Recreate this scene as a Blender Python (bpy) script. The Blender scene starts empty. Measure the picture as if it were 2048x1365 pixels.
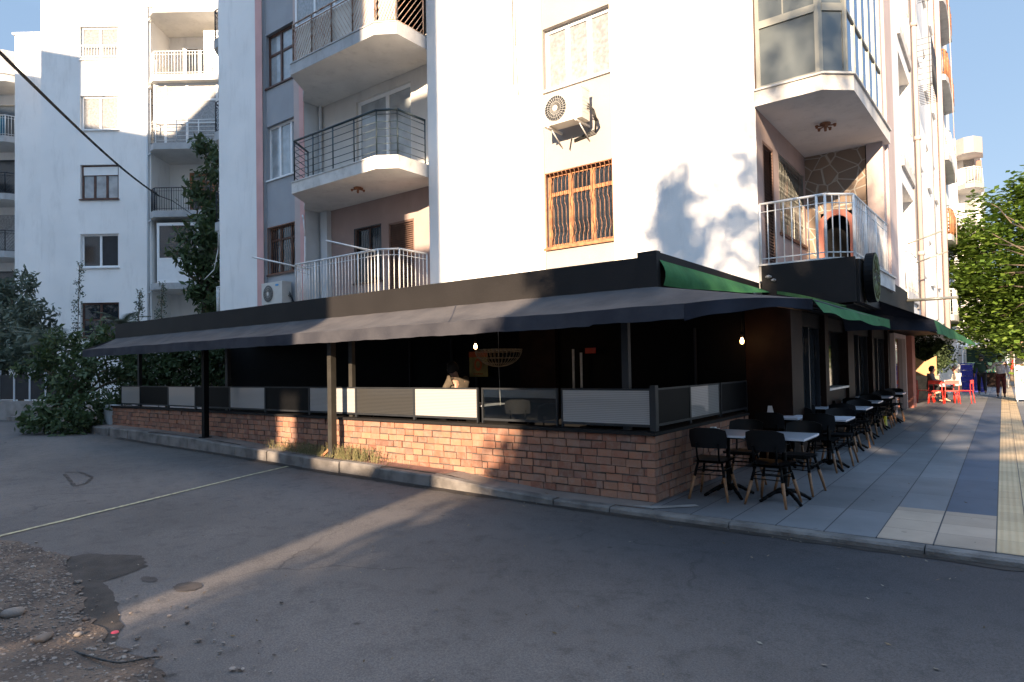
import bpy, math, random
import numpy as np
from mathutils import Vector, Matrix
random.seed(7); rng = np.random.default_rng(7)
R = math.radians
S = bpy.context.scene
C = S.collection

# ------------------------------------------------------------------ camera
F_PX, YAW, PITCH, ROLL, SHY, CZ = 1297.0, 37.1, 1.43, -1.06, 20.2, 1.7
_y, _t, _r = R(YAW), R(PITCH), R(ROLL)
FWD = np.array([-math.sin(_y)*math.cos(_t), math.cos(_y)*math.cos(_t), math.sin(_t)])
_rt = np.array([math.cos(_y), math.sin(_y), 0.0]); _up = np.cross(_rt, FWD)
RGT = math.cos(_r)*_rt + math.sin(_r)*_up
UPV = np.cross(RGT, FWD)
cam = bpy.data.cameras.new("camera"); camo = bpy.data.objects.new("camera", cam); C.objects.link(camo)
cam.sensor_width = 36; cam.lens = 36*F_PX/2048; cam.shift_y = SHY/2048
cam.clip_start = 0.1; cam.clip_end = 2000
M = Matrix.Identity(4)
for i in range(3):
    M[i][0] = RGT[i]; M[i][1] = UPV[i]; M[i][2] = -FWD[i]
M[2][3] = CZ
camo.matrix_world = M
S.camera = camo

# ------------------------------------------------------------------ world and sun
SUN_AZ, SUN_EL = 15.0, 17.0      # light travels towards (-sin az, cos az), downwards by el
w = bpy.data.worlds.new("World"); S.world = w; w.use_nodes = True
nt = w.node_tree; nt.nodes.clear()
sky = nt.nodes.new('ShaderNodeTexSky'); sky.sky_type = 'NISHITA'; sky.sun_disc = False
sky.sun_elevation = R(SUN_EL); sky.sun_rotation = R(180-SUN_AZ)
sky.air_density = 1.0; sky.dust_density = 0.0; sky.ozone_density = 2.0; sky.altitude = 1200
bg = nt.nodes.new('ShaderNodeBackground'); bg.inputs[1].default_value = 0.15
wo = nt.nodes.new('ShaderNodeOutputWorld')
gam = nt.nodes.new('ShaderNodeGamma'); gam.inputs[1].default_value = 0.22
hsv = nt.nodes.new('ShaderNodeHueSaturation'); hsv.inputs['Saturation'].default_value = 2.2
tint = nt.nodes.new('ShaderNodeMixRGB'); tint.blend_type = 'MULTIPLY'; tint.inputs[0].default_value = 1; tint.inputs[2].default_value = (0.95, 0.975, 1.07, 1)
nt.links.new(sky.outputs[0], gam.inputs[0]); nt.links.new(gam.outputs[0], hsv.inputs['Color']); nt.links.new(hsv.outputs[0], tint.inputs[1]); 
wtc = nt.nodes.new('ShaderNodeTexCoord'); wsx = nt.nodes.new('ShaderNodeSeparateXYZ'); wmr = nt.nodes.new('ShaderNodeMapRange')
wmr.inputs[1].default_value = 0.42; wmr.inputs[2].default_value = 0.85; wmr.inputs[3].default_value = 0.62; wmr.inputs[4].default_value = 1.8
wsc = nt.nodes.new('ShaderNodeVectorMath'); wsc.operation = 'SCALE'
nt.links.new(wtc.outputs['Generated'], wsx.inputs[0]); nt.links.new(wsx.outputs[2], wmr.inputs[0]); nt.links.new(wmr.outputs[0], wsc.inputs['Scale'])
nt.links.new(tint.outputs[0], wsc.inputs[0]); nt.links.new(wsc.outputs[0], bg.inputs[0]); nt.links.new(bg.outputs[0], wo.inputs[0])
sl = bpy.data.lights.new("sun", 'SUN'); so = bpy.data.objects.new("sun", sl); C.objects.link(so)
sl.energy = 2.55; sl.angle = R(0.5); sl.color = (1.0, 0.78, 0.55)
_tr = Vector((-math.sin(R(SUN_AZ))*math.cos(R(SUN_EL)), math.cos(R(SUN_AZ))*math.cos(R(SUN_EL)), -math.sin(R(SUN_EL))))
so.rotation_euler = _tr.to_track_quat('-Z', 'Y').to_euler()
so.location = (20, -40, 40)
vs = S.view_settings
S.display_settings.display_device = 'sRGB'
vs.view_transform = 'Standard'; vs.look = 'None'; vs.exposure = 2.66; vs.gamma = 1; vs.use_curve_mapping = False
S.render.engine = 'CYCLES'
S.cycles.max_bounces = 7; S.cycles.diffuse_bounces = 4; S.cycles.transparent_max_bounces = 12

# pixel helpers: where a sight line meets a wall or the ground
def ray(x, y): return FWD + RGT*(x-1024)/F_PX - UPV*(y-682.5-SHY)/F_PX
def on(x, y, ax, v):
    d = ray(x, y); o = np.array([0, 0, CZ]); return o + d*((v-o[ax])/d[ax])
def px_w(x, y, wd): return np.array([0, 0, CZ]) + ray(x, y)*wd

# ------------------------------------------------------------------ materials
def mat(name, col, rough=0.8, var=0.0, scale=3.0, bump=0.0, bscale=40.0, metal=0.0, spec=0.5, col2=None, coat=0.0,
        stain=0.0, stain_scale=(1.2, 1.2, 0.25), emit=None, estr=0.0, trans=0.0, detail=5.0):
    m = bpy.data.materials.new(name); m.use_nodes = True
    n = m.node_tree.nodes; l = m.node_tree.links; b = n['Principled BSDF']
    b.inputs['Roughness'].default_value = rough; b.inputs['Metallic'].default_value = metal
    b.inputs['Specular IOR Level'].default_value = spec
    b.inputs['Coat Weight'].default_value = coat; b.inputs['Coat Roughness'].default_value = 0.05
    b.inputs['Transmission Weight'].default_value = trans
    base = (*col, 1)
    tc = n.new('ShaderNodeTexCoord')
    geo = n.new('ShaderNodeNewGeometry')
    out = None
    if var > 0 or col2:
        nz = n.new('ShaderNodeTexNoise'); nz.inputs['Scale'].default_value = scale; nz.inputs['Detail'].default_value = detail
        l.new(geo.outputs['Position'], nz.inputs['Vector'])
        cr = n.new('ShaderNodeValToRGB')
        c2 = col2 if col2 else tuple(max(0, c*(1-var)) for c in col)
        c1 = col if col2 else tuple(min(1, c*(1+var*0.5)) for c in col)
        cr.color_ramp.elements[0].position = 0.35; cr.color_ramp.elements[0].color = (*c2, 1)
        cr.color_ramp.elements[1].position = 0.62; cr.color_ramp.elements[1].color = (*c1, 1)
        l.new(nz.outputs['Fac'], cr.inputs[0]); out = cr.outputs[0]
    if stain > 0:
        mp = n.new('ShaderNodeMapping'); mp.inputs['Scale'].default_value = stain_scale
        l.new(geo.outputs['Position'], mp.inputs[0])
        n2 = n.new('ShaderNodeTexNoise'); n2.inputs['Scale'].default_value = 2.0; n2.inputs['Detail'].default_value = 8
        n2.inputs['Roughness'].default_value = 0.7
        l.new(mp.outputs[0], n2.inputs[0])
        r2 = n.new('ShaderNodeMapRange'); r2.inputs[1].default_value = 0.52; r2.inputs[2].default_value = 0.78
        r2.inputs[3].default_value = 0; r2.inputs[4].default_value = stain
        l.new(n2.outputs['Fac'], r2.inputs[0])
        mx = n.new('ShaderNodeMixRGB'); mx.inputs[2].default_value = (0.13, 0.11, 0.09, 1)
        l.new(r2.outputs[0], mx.inputs[0])
        if out: l.new(out, mx.inputs[1])
        else: mx.inputs[1].default_value = base
        out = mx.outputs[0]
    if out: l.new(out, b.inputs['Base Color'])
    else: b.inputs['Base Color'].default_value = base
    if bump > 0:
        n3 = n.new('ShaderNodeTexNoise'); n3.inputs['Scale'].default_value = bscale; n3.inputs['Detail'].default_value = 6
        l.new(geo.outputs['Position'], n3.inputs['Vector'])
        bp = n.new('ShaderNodeBump'); bp.inputs['Strength'].default_value = bump; bp.inputs['Distance'].default_value = 0.02
        l.new(n3.outputs['Fac'], bp.inputs['Height']); l.new(bp.outputs[0], b.inputs['Normal'])
    if emit:
        b.inputs['Emission Color'].default_value = (*emit, 1); b.inputs['Emission Strength'].default_value = estr
    return m

def mat_attr(name, c1, c2, rough=0.85, bump=0.4, bscale=60, spots=0.0, trans=0.0):
    """colour picked per face from the 'rnd' face attribute, plus fine noise"""
    m = bpy.data.materials.new(name); m.use_nodes = True
    n = m.node_tree.nodes; l = m.node_tree.links; b = n['Principled BSDF']; b.inputs['Roughness'].default_value = rough
    a = n.new('ShaderNodeAttribute'); a.attribute_name = 'rnd'
    cr = n.new('ShaderNodeValToRGB'); els = cr.color_ramp.elements
    els[0].color = (*c1[0], 1); els[1].color = (*c1[-1], 1)
    for i, c in enumerate(c1[1:-1]):
        e = els.new((i+1)/(len(c1)-1)); e.color = (*c, 1)
    l.new(a.outputs['Fac'], cr.inputs[0])
    geo = n.new('ShaderNodeNewGeometry')
    nz = n.new('ShaderNodeTexNoise'); nz.inputs['Scale'].default_value = 9; nz.inputs['Detail'].default_value = 8
    nz.inputs['Roughness'].default_value = 0.7
    l.new(geo.outputs['Position'], nz.inputs['Vector'])
    mx = n.new('ShaderNodeMixRGB'); mx.inputs[2].default_value = (*c2, 1)
    r2 = n.new('ShaderNodeMapRange'); r2.inputs[1].default_value = 0.45; r2.inputs[2].default_value = 0.75; r2.inputs[4].default_value = spots
    l.new(nz.outputs['Fac'], r2.inputs[0]); l.new(r2.outputs[0], mx.inputs[0]); l.new(cr.outputs[0], mx.inputs[1])
    l.new(mx.outputs[0], b.inputs['Base Color'])
    if trans > 0:
        tr = n.new('ShaderNodeBsdfTranslucent'); l.new(mx.outputs[0], tr.inputs[0])
        ms = n.new('ShaderNodeMixShader'); ms.inputs[0].default_value = trans
        l.new(b.outputs[0], ms.inputs[1]); l.new(tr.outputs[0], ms.inputs[2]); l.new(ms.outputs[0], n['Material Output'].inputs[0])
    if bump > 0:
        n3 = n.new('ShaderNodeTexNoise'); n3.inputs['Scale'].default_value = bscale; n3.inputs['Detail'].default_value = 6
        l.new(geo.outputs['Position'], n3.inputs['Vector'])
        bp = n.new('ShaderNodeBump'); bp.inputs['Strength'].default_value = bump; bp.inputs['Distance'].default_value = 0.01
        l.new(n3.outputs['Fac'], bp.inputs['Height']); l.new(bp.outputs[0], b.inputs['Normal'])
    return m

def mat_tiles(name, col, tx, ty, joint=0.012, jcol=(0.03, 0.03, 0.035), var=0.25, off=(0, 0), rough=0.75, ribs=0.0):
    """paving slabs: tile size tx by ty in metres, each slab its own tone, dark joints"""
    m = bpy.data.materials.new(name); m.use_nodes = True
    n = m.node_tree.nodes; l = m.node_tree.links; b = n['Principled BSDF']; b.inputs['Roughness'].default_value = rough
    geo = n.new('ShaderNodeNewGeometry'); sx = n.new('ShaderNodeSeparateXYZ'); l.new(geo.outputs['Position'], sx.inputs[0])
    def mth(op, a, bb=None, c=None):
        q = n.new('ShaderNodeMath'); q.operation = op
        for i, v in enumerate((a, bb, c)):
            if v is None: continue
            if isinstance(v, (int, float)): q.inputs[i].default_value = v
            else: l.new(v, q.inputs[i])
        return q.outputs[0]
    U = mth('DIVIDE', mth('ADD', sx.outputs[0], off[0]), tx); V = mth('DIVIDE', mth('ADD', sx.outputs[1], off[1]), ty)
    fu, fv = mth('FLOOR', U), mth('FLOOR', V)
    cb = n.new('ShaderNodeCombineXYZ'); l.new(fu, cb.inputs[0]); l.new(fv, cb.inputs[1])
    wn = n.new('ShaderNodeTexWhiteNoise'); wn.noise_dimensions = '3D'; l.new(cb.outputs[0], wn.inputs['Vector'])
    du = mth('MULTIPLY', mth('ABSOLUTE', mth('SUBTRACT', mth('SUBTRACT', U, fu), 0.5)), tx)
    dv = mth('MULTIPLY', mth('ABSOLUTE', mth('SUBTRACT', mth('SUBTRACT', V, fv), 0.5)), ty)
    ju = mth('GREATER_THAN', du, tx/2-joint/2); jv = mth('GREATER_THAN', dv, ty/2-joint*0.3)
    j = mth('MAXIMUM', ju, mth('MULTIPLY', jv, 0.7))
    nz = n.new('ShaderNodeTexNoise'); nz.inputs['Scale'].default_value = 1.3; nz.inputs['Detail'].default_value = 9; nz.inputs['Roughness'].default_value = 0.65
    l.new(geo.outputs['Position'], nz.inputs['Vector'])
    tone = mth('ADD', mth('MULTIPLY', mth('SUBTRACT', wn.outputs['Value'], 0.5), var), mth('MULTIPLY', mth('SUBTRACT', nz.outputs['Fac'], 0.5), 0.9))
    tone = mth('ADD', tone, 1.0)
    vm = n.new('ShaderNodeVectorMath'); vm.operation = 'SCALE'; vm.inputs[0].default_value = col; l.new(tone, vm.inputs['Scale'])
    vo = n.new('ShaderNodeTexVoronoi'); vo.inputs['Scale'].default_value = 2.6; l.new(geo.outputs['Position'], vo.inputs['Vector'])
    sp = mth('MULTIPLY', mth('LESS_THAN', vo.outputs['Distance'], 0.06), 0.35); tone = mth('SUBTRACT', tone, sp); vm = None
    vm = n.new('ShaderNodeVectorMath'); vm.operation = 'SCALE'; vm.inputs[0].default_value = col; l.new(tone, vm.inputs['Scale'])
    mx = n.new('ShaderNodeMixRGB'); mx.inputs[2].default_value = (*jcol, 1); l.new(j, mx.inputs[0]); l.new(vm.outputs[0], mx.inputs[1])
    l.new(mx.outputs[0], b.inputs['Base Color'])
    n3 = n.new('ShaderNodeTexNoise'); n3.inputs['Scale'].default_value = 90; l.new(geo.outputs['Position'], n3.inputs['Vector'])
    h = mth('SUBTRACT', mth('MULTIPLY', n3.outputs['Fac'], 0.25), j)
    if ribs > 0:
        sn = mth('SINE', mth('MULTIPLY', sx.outputs[0], 2*math.pi/ribs)); h = mth('ADD', h, mth('MULTIPLY', sn, 0.5))
    bp = n.new('ShaderNodeBump'); bp.inputs['Strength'].default_value = 0.5; bp.inputs['Distance'].default_value = 0.008
    l.new(h, bp.inputs['Height']); l.new(bp.outputs[0], b.inputs['Normal'])
    return m

def mat_asphalt():
    m = bpy.data.materials.new('asphalt'); m.use_nodes = True
    n = m.node_tree.nodes; l = m.node_tree.links; b = n['Principled BSDF']
    geo = n.new('ShaderNodeNewGeometry')
    def noise(sc, det=6, rg=0.6):
        q = n.new('ShaderNodeTexNoise'); q.inputs['Scale'].default_value = sc; q.inputs['Detail'].default_value = det
        q.inputs['Roughness'].default_value = rg; l.new(geo.outputs['Position'], q.inputs['Vector']); return q.outputs['Fac']
    def ramp(f, p0, p1, c0, c1):
        r = n.new('ShaderNodeValToRGB'); e = r.color_ramp.elements
        e[0].position = p0; e[1].position = p1; e[0].color = (*c0, 1); e[1].color = (*c1, 1); l.new(f, r.inputs[0]); return r.outputs[0]
    big = ramp(noise(0.32, 4), 0.35, 0.65, (0.078, 0.069, 0.065), (0.124, 0.108, 0.100))
    sx = n.new('ShaderNodeSeparateXYZ'); l.new(geo.outputs['Position'], sx.inputs[0])
    # newer, darker asphalt along the kerb at the corner
    mr = n.new('ShaderNodeMapRange'); mr.inputs[1].default_value = -5.5; mr.inputs[2].default_value = -2.0
    l.new(sx.outputs[0], mr.inputs[0])
    my = n.new('ShaderNodeMapRange'); my.inputs[1].default_value = 3.0; my.inputs[2].default_value = 5.6; l.new(sx.outputs[1], my.inputs[0])
    mm = n.new('ShaderNodeMath'); mm.operation = 'MULTIPLY'; l.new(mr.outputs[0], mm.inputs[0]); l.new(my.outputs[0], mm.inputs[1])
    mx = n.new('ShaderNodeMixRGB'); l.new(mm.outputs[0], mx.inputs[0]); l.new(big, mx.inputs[1]); mx.inputs[2].default_value = (0.044, 0.039, 0.041, 1)
    fine = ramp(noise(85, 4, 0.8), 0.38, 0.64, (0.6, 0.6, 0.6), (1.38, 1.35, 1.32))
    m1 = n.new('ShaderNodeMixRGB'); m1.blend_type = 'MULTIPLY'; m1.inputs[0].default_value = 0.9; l.new(mx.outputs[0], m1.inputs[1]); l.new(fine, m1.inputs[2])
    med = ramp(noise(5, 9, 0.75), 0.30, 0.5, (0.62, 0.62, 0.62), (1.0, 1.0, 1.0))
    m2 = n.new('ShaderNodeMixRGB'); m2.blend_type = 'MULTIPLY'; m2.inputs[0].default_value = 1; l.new(m1.outputs[0], m2.inputs[1]); l.new(med, m2.inputs[2])
    # hairline cracks, broken up by noise
    dn = n.new('ShaderNodeTexNoise'); dn.inputs['Scale'].default_value = 2.2; dn.inputs['Detail'].default_value = 6; l.new(geo.outputs['Position'], dn.inputs['Vector'])
    dm = n.new('ShaderNodeMixRGB'); dm.blend_type = 'ADD'; dm.inputs[0].default_value = 0.45; l.new(geo.outputs['Position'], dm.inputs[1]); l.new(dn.outputs['Color'], dm.inputs[2])
    vc = n.new('ShaderNodeTexVoronoi'); vc.feature = 'DISTANCE_TO_EDGE'; vc.inputs['Scale'].default_value = 0.42; l.new(dm.outputs[0], vc.inputs['Vector'])
    ck = ramp(vc.outputs['Distance'], 0.002, 0.006, (0.5, 0.5, 0.5), (1, 1, 1))
    cm = ramp(noise(0.5, 3), 0.50, 0.62, (0, 0, 0), (1, 1, 1))
    mk = n.new('ShaderNodeMixRGB'); l.new(cm, mk.inputs[0]); mk.inputs[1].default_value = (1, 1, 1, 1); l.new(ck, mk.inputs[2])
    mk2 = n.new('ShaderNodeMixRGB'); mk2.blend_type = 'MULTIPLY'; mk2.inputs[0].default_value = 1; l.new(m2.outputs[0], mk2.inputs[1]); l.new(mk.outputs[0], mk2.inputs[2]); m2 = mk2
    # small dark spots
    vo = n.new('ShaderNodeTexVoronoi'); vo.inputs['Scale'].default_value = 2.1; l.new(geo.outputs['Position'], vo.inputs['Vector'])
    sp = ramp(vo.outputs['Distance'], 0.03, 0.07, (0.45, 0.45, 0.45), (1, 1, 1))
    m3 = n.new('ShaderNodeMixRGB'); m3.blend_type = 'MULTIPLY'; m3.inputs[0].default_value = 1; l.new(m2.outputs[0], m3.inputs[1]); l.new(sp, m3.inputs[2])
    l.new(m3.outputs[0], b.inputs['Base Color']); b.inputs['Roughness'].default_value = 0.8
    b.inputs['Specular IOR Level'].default_value = 0.35
    bp = n.new('ShaderNodeBump'); bp.inputs['Strength'].default_value = 0.55; bp.inputs['Distance'].default_value = 0.006
    l.new(noise(170, 3, 0.7), bp.inputs['Height']); l.new(bp.outputs[0], b.inputs['Normal'])
    return m

def mat_stone_cladding():
    m = bpy.data.materials.new('stone_cladding'); m.use_nodes = True
    n = m.node_tree.nodes; l = m.node_tree.links; b = n['Principled BSDF']
    geo = n.new('ShaderNodeNewGeometry')
    mp = n.new('ShaderNodeMapping'); mp.inputs['Scale'].default_value = (3.4, 0.2, 3.6); l.new(geo.outputs['Position'], mp.inputs[0])
    vo = n.new('ShaderNodeTexVoronoi'); vo.feature = 'DISTANCE_TO_EDGE'; vo.distance = 'EUCLIDEAN' if hasattr(vo, 'distance') else None
    l.new(mp.outputs[0], vo.inputs['Vector']); vo.inputs['Scale'].default_value = 1.0
    v2 = n.new('ShaderNodeTexVoronoi'); v2.inputs['Scale'].default_value = 1.0; l.new(mp.outputs[0], v2.inputs['Vector'])
    cr = n.new('ShaderNodeValToRGB'); cr.color_ramp.elements[0].position = 0.02; cr.color_ramp.elements[1].position = 0.05
    l.new(vo.outputs['Distance'], cr.inputs[0])
    hs = n.new('ShaderNodeMixRGB'); hs.inputs[1].default_value = (0.34, 0.24, 0.17, 1); hs.inputs[2].default_value = (0.22, 0.165, 0.125, 1)
    l.new(v2.outputs['Color'], hs.inputs[0])
    mx = n.new('ShaderNodeMixRGB'); mx.inputs[1].default_value = (0.50, 0.44, 0.37, 1); l.new(cr.outputs[0], mx.inputs[0]); l.new(hs.outputs[0], mx.inputs[2])
    l.new(mx.outputs[0], b.inputs['Base Color']); b.inputs['Roughness'].default_value = 0.8
    bp = n.new('ShaderNodeBump'); bp.inputs['Strength'].default_value = 0.6; bp.inputs['Distance'].default_value = 0.02
    l.new(cr.outputs[0], bp.inputs['Height']); l.new(bp.outputs[0], b.inputs['Normal'])
    return m

def mat_slats(name, col, pitch=0.012, coat=0.6, rough=0.4, depth=0.5):
    m = bpy.data.materials.new(name); m.use_nodes = True
    n = m.node_tree.nodes; l = m.node_tree.links; b = n['Principled BSDF']
    b.inputs['Roughness'].default_value = rough; b.inputs['Coat Weight'].default_value = coat; b.inputs['Coat Roughness'].default_value = 0.03
    geo = n.new('ShaderNodeNewGeometry'); sx = n.new('ShaderNodeSeparateXYZ'); l.new(geo.outputs['Position'], sx.inputs[0])
    nz = n.new('ShaderNodeTexNoise'); nz.inputs['Scale'].default_value = 3; l.new(geo.outputs['Position'], nz.inputs['Vector'])
    a = n.new('ShaderNodeMath'); a.operation = 'MULTIPLY_ADD'; l.new(nz.outputs['Fac'], a.inputs[0]); a.inputs[1].default_value = 0.01; l.new(sx.outputs[2], a.inputs[2])
    s = n.new('ShaderNodeMath'); s.operation = 'MULTIPLY'; s.inputs[1].default_value = 2*math.pi/pitch; l.new(a.outputs[0], s.inputs[0])
    s2 = n.new('ShaderNodeMath'); s2.operation = 'SINE'; l.new(s.outputs[0], s2.inputs[0])
    cr = n.new('ShaderNodeValToRGB'); cr.color_ramp.elements[0].color = (*[c*(1-depth) for c in col], 1); cr.color_ramp.elements[1].color = (*col, 1)
    mr = n.new('ShaderNodeMapRange'); mr.inputs[1].default_value = -1; mr.inputs[2].default_value = 0.2; l.new(s2.outputs[0], mr.inputs[0])
    l.new(mr.outputs[0], cr.inputs[0]); l.new(cr.outputs[0], b.inputs['Base Color'])
    return m

def glass_clear():
    m = bpy.data.materials.new('clear_glass'); m.use_nodes = True
    n = m.node_tree.nodes; l = m.node_tree.links; n.remove(n['Principled BSDF'])
    g = n.new('ShaderNodeBsdfGlossy'); g.inputs['Roughness'].default_value = 0.01
    t = n.new('ShaderNodeBsdfTransparent'); t.inputs[0].default_value = (0.82, 0.85, 0.84, 1)
    fr = n.new('ShaderNodeFresnel'); fr.inputs[0].default_value = 1.5
    mx = n.new('ShaderNodeMixShader'); l.new(fr.outputs[0], mx.inputs[0]); l.new(t.outputs[0], mx.inputs[1]); l.new(g.outputs[0], mx.inputs[2])
    l.new(mx.outputs[0], n['Material Output'].inputs[0]); return m

W = {}
W['white'] = mat('white_stucco', (0.84, 0.82, 0.79), 0.9, var=0.05, scale=0.8, bump=0.25, bscale=70, stain=0.20)
W['whiteL'] = mat('white_stucco_far', (0.84, 0.82, 0.79), 0.9, var=0.05, scale=0.6, bump=0.2, bscale=50, stain=0.2)
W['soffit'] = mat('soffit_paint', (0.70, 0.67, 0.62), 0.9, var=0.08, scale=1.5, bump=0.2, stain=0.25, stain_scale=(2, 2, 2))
W['slab'] = mat('slab_edge_paint', (0.42, 0.42, 0.42), 0.9, var=0.12, scale=3, bump=0.35, bscale=40, stain=0.35, stain_scale=(3, 3, 1))
W['slabw'] = mat('slab_edge_pale', (0.62, 0.59, 0.55), 0.9, var=0.15, scale=3, bump=0.35, bscale=40, stain=0.45, stain_scale=(3, 3, 2))
W['grey'] = mat('grey_render', (0.34, 0.345, 0.36), 0.9, var=0.06, scale=1.2, bump=0.3, bscale=80, stain=0.12)
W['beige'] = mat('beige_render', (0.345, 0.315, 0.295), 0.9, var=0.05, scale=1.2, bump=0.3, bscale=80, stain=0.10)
W['pink'] = mat('pink_render', (0.62, 0.36, 0.33), 0.9, var=0.08, scale=1.5, bump=0.3, bscale=80, stain=0.10)
W['pinkpale'] = mat('pale_pink_render', (0.50, 0.40, 0.37), 0.9, var=0.08, scale=1.5, bump=0.3, bscale=80, stain=0.15)
W['pvc'] = mat('white_frame', (0.80, 0.80, 0.79), 0.35, var=0.04, scale=4)
W['brownf'] = mat('brown_wood_frame', (0.10, 0.045, 0.03), 0.5, var=0.3, scale=8)
W['rust'] = mat('rusty_iron', (0.33, 0.155, 0.08), 0.8, scale=14, col2=(0.19, 0.08, 0.045), bump=0.3, bscale=120)
W['rustcream'] = mat('cream_rusty_iron', (0.50, 0.40, 0.33), 0.8, scale=7, col2=(0.30, 0.15, 0.09), bump=0.2, bscale=100)
W['creamsheet'] = mat('cream_sheet', (0.60, 0.56, 0.50), 0.9, var=0.1)
W['orangew'] = mat('orange_wood', (0.42, 0.19, 0.08), 0.6, scale=9, col2=(0.26, 0.10, 0.045))
W['iron'] = mat('dark_iron', (0.035, 0.037, 0.045), 0.45, metal=0.3)
W['ironb'] = mat('blue_black_iron', (0.03, 0.05, 0.06), 0.4, metal=0.3)
W['wrail'] = mat('white_rail_paint', (0.70, 0.69, 0.67), 0.45, var=0.12, scale=10)
W['shutter'] = mat('brown_shutter', (0.17, 0.10, 0.075), 0.6, var=0.15, scale=5)
W['curtain'] = mat('net_curtain', (0.62, 0.62, 0.60), 0.9, var=0.15, scale=6)
W['blind'] = mat('roller_blind', (0.55, 0.53, 0.50), 0.8, var=0.05)
W['glassd'] = mat('window_glass_dark', (0.02, 0.024, 0.028), 0.06, spec=0.8, coat=0.5)
W['glassc'] = mat('window_glass_curtain', (0.33, 0.35, 0.36), 0.10, spec=0.8, coat=1.0, var=0.25, scale=2.5)
W['glassw'] = mat('window_glass_lace', (0.27, 0.265, 0.26), 0.10, spec=0.6, coat=0.6, var=0.25, scale=14)
W['mirror'] = mat('reflective_glass', (0.22, 0.30, 0.42), 0.03, metal=0.92, spec=0.9)
W['film'] = mat('frosted_film_glass', (0.105, 0.118, 0.118), 0.12, spec=0.8, coat=1.0, var=0.10, scale=1.2)
W['aluf'] = mat('aluminium_frame', (0.26, 0.255, 0.22), 0.4, metal=0.3)
W['clear'] = glass_clear()
W['acw'] = mat('ac_casing', (0.58, 0.55, 0.50), 0.4, var=0.05, scale=5)
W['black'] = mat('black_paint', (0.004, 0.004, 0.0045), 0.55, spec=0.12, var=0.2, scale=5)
W['blackp'] = mat('black_plastic', (0.010, 0.010, 0.011), 0.4, spec=0.3)
W['dgrey'] = mat('dark_grey_metal', (0.022, 0.024, 0.028), 0.5, metal=0.2, var=0.2, scale=4)
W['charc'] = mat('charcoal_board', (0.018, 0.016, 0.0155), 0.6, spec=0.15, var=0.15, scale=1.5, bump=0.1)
W['awn'] = mat('charcoal_canvas', (0.088, 0.080, 0.078), 0.9, spec=0.1, col2=(0.062, 0.057, 0.058), scale=2.2, bump=0.5, bscale=6, stain=0.15, stain_scale=(2, 2, 2))
W['green'] = mat('green_canvas', (0.042, 0.15, 0.052), 0.85, spec=0.2, col2=(0.028, 0.105, 0.036), scale=2.5, bump=0.4, bscale=8)
W['wood'] = mat('dark_wood_cladding', (0.018, 0.008, 0.005), 0.6, spec=0.15, var=0.3, scale=4)
W['woodleg'] = mat('beech_leg', (0.26, 0.13, 0.06), 0.55, var=0.25, scale=20)
W['tablew'] = mat('white_table_laminate', (0.62, 0.65, 0.72), 0.25, var=0.03)
W['brick'] = mat_attr('red_brick', [(0.21, 0.084, 0.053), (0.31, 0.132, 0.080), (0.36, 0.165, 0.098), (0.23, 0.118, 0.085), (0.38, 0.185, 0.11), (0.15, 0.07, 0.05)], (0.30, 0.225, 0.18), 0.92, 0.9, 70, spots=0.75)
W['mortar'] = mat('mortar', (0.085, 0.068, 0.06), 0.95, var=0.3, scale=8, bump=0.5, bscale=60)
W['leaf'] = mat_attr('leaf_dark', [(0.022, 0.045, 0.014), (0.042, 0.075, 0.022), (0.065, 0.10, 0.035), (0.04, 0.055, 0.025)], (0.05, 0.05, 0.03), 0.65, 0, spots=0.3, trans=0.25)
W['leafy'] = mat_attr('leaf_bright', [(0.05, 0.10, 0.018), (0.10, 0.175, 0.025), (0.16, 0.25, 0.035), (0.24, 0.31, 0.055)], (0.15, 0.18, 0.02), 0.6, 0, spots=0.2, trans=0.35)
W['leafg'] = mat_attr('leaf_grey', [(0.045, 0.065, 0.045), (0.075, 0.10, 0.07), (0.11, 0.13, 0.09)], (0.08, 0.09, 0.06), 0.65, 0, spots=0.3, trans=0.2)
W['grass'] = mat_attr('dry_grass', [(0.08, 0.09, 0.03), (0.16, 0.15, 0.06), (0.26, 0.20, 0.10), (0.06, 0.08, 0.03)], (0.2, 0.15, 0.08), 0.8, 0, spots=0.2, trans=0.2)
W['bark'] = mat('bark', (0.12, 0.09, 0.065), 0.9, var=0.4, scale=8, bump=0.7, bscale=25)
W['concrete'] = mat('old_concrete', (0.27, 0.25, 0.235), 0.9, var=0.3, scale=2.5, bump=0.6, bscale=45, stain=0.3, stain_scale=(2, 2, 2))
W['pavedirty'] = mat('dusty_pavement', (0.235, 0.19, 0.165), 0.95, col2=(0.16, 0.125, 0.105), scale=1.6, bump=0.6, bscale=55, detail=9)
W['kerb'] = mat('kerb_concrete', (0.20, 0.18, 0.165), 0.9, col2=(0.10, 0.088, 0.08), scale=4, bump=0.7, bscale=50, stain=0.35, stain_scale=(4, 4, 4), detail=9)
W['awnd'] = mat('dark_canvas', (0.030, 0.032, 0.042), 0.9, spec=0.1, col2=(0.018, 0.019, 0.026), scale=2.5, bump=0.4, bscale=6)
W['awnv'] = mat('charcoal_valance', (0.055, 0.054, 0.062), 0.9, spec=0.1, col2=(0.036, 0.036, 0.044), scale=2.5, bump=0.4, bscale=6)
W['bronze'] = mat('bronze_grey_metal', (0.042, 0.038, 0.032), 0.5, metal=0.2, var=0.2, scale=5)
W['wet'] = mat('wet_asphalt', (0.044, 0.036, 0.031), 0.75, spec=0.25, var=0.3, scale=6, bump=0.4, bscale=120)
W['oil'] = mat('oil_stain', (0.06, 0.05, 0.045), 0.8, spec=0.2, var=0.2, scale=10, bump=0.3, bscale=150)
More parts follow.
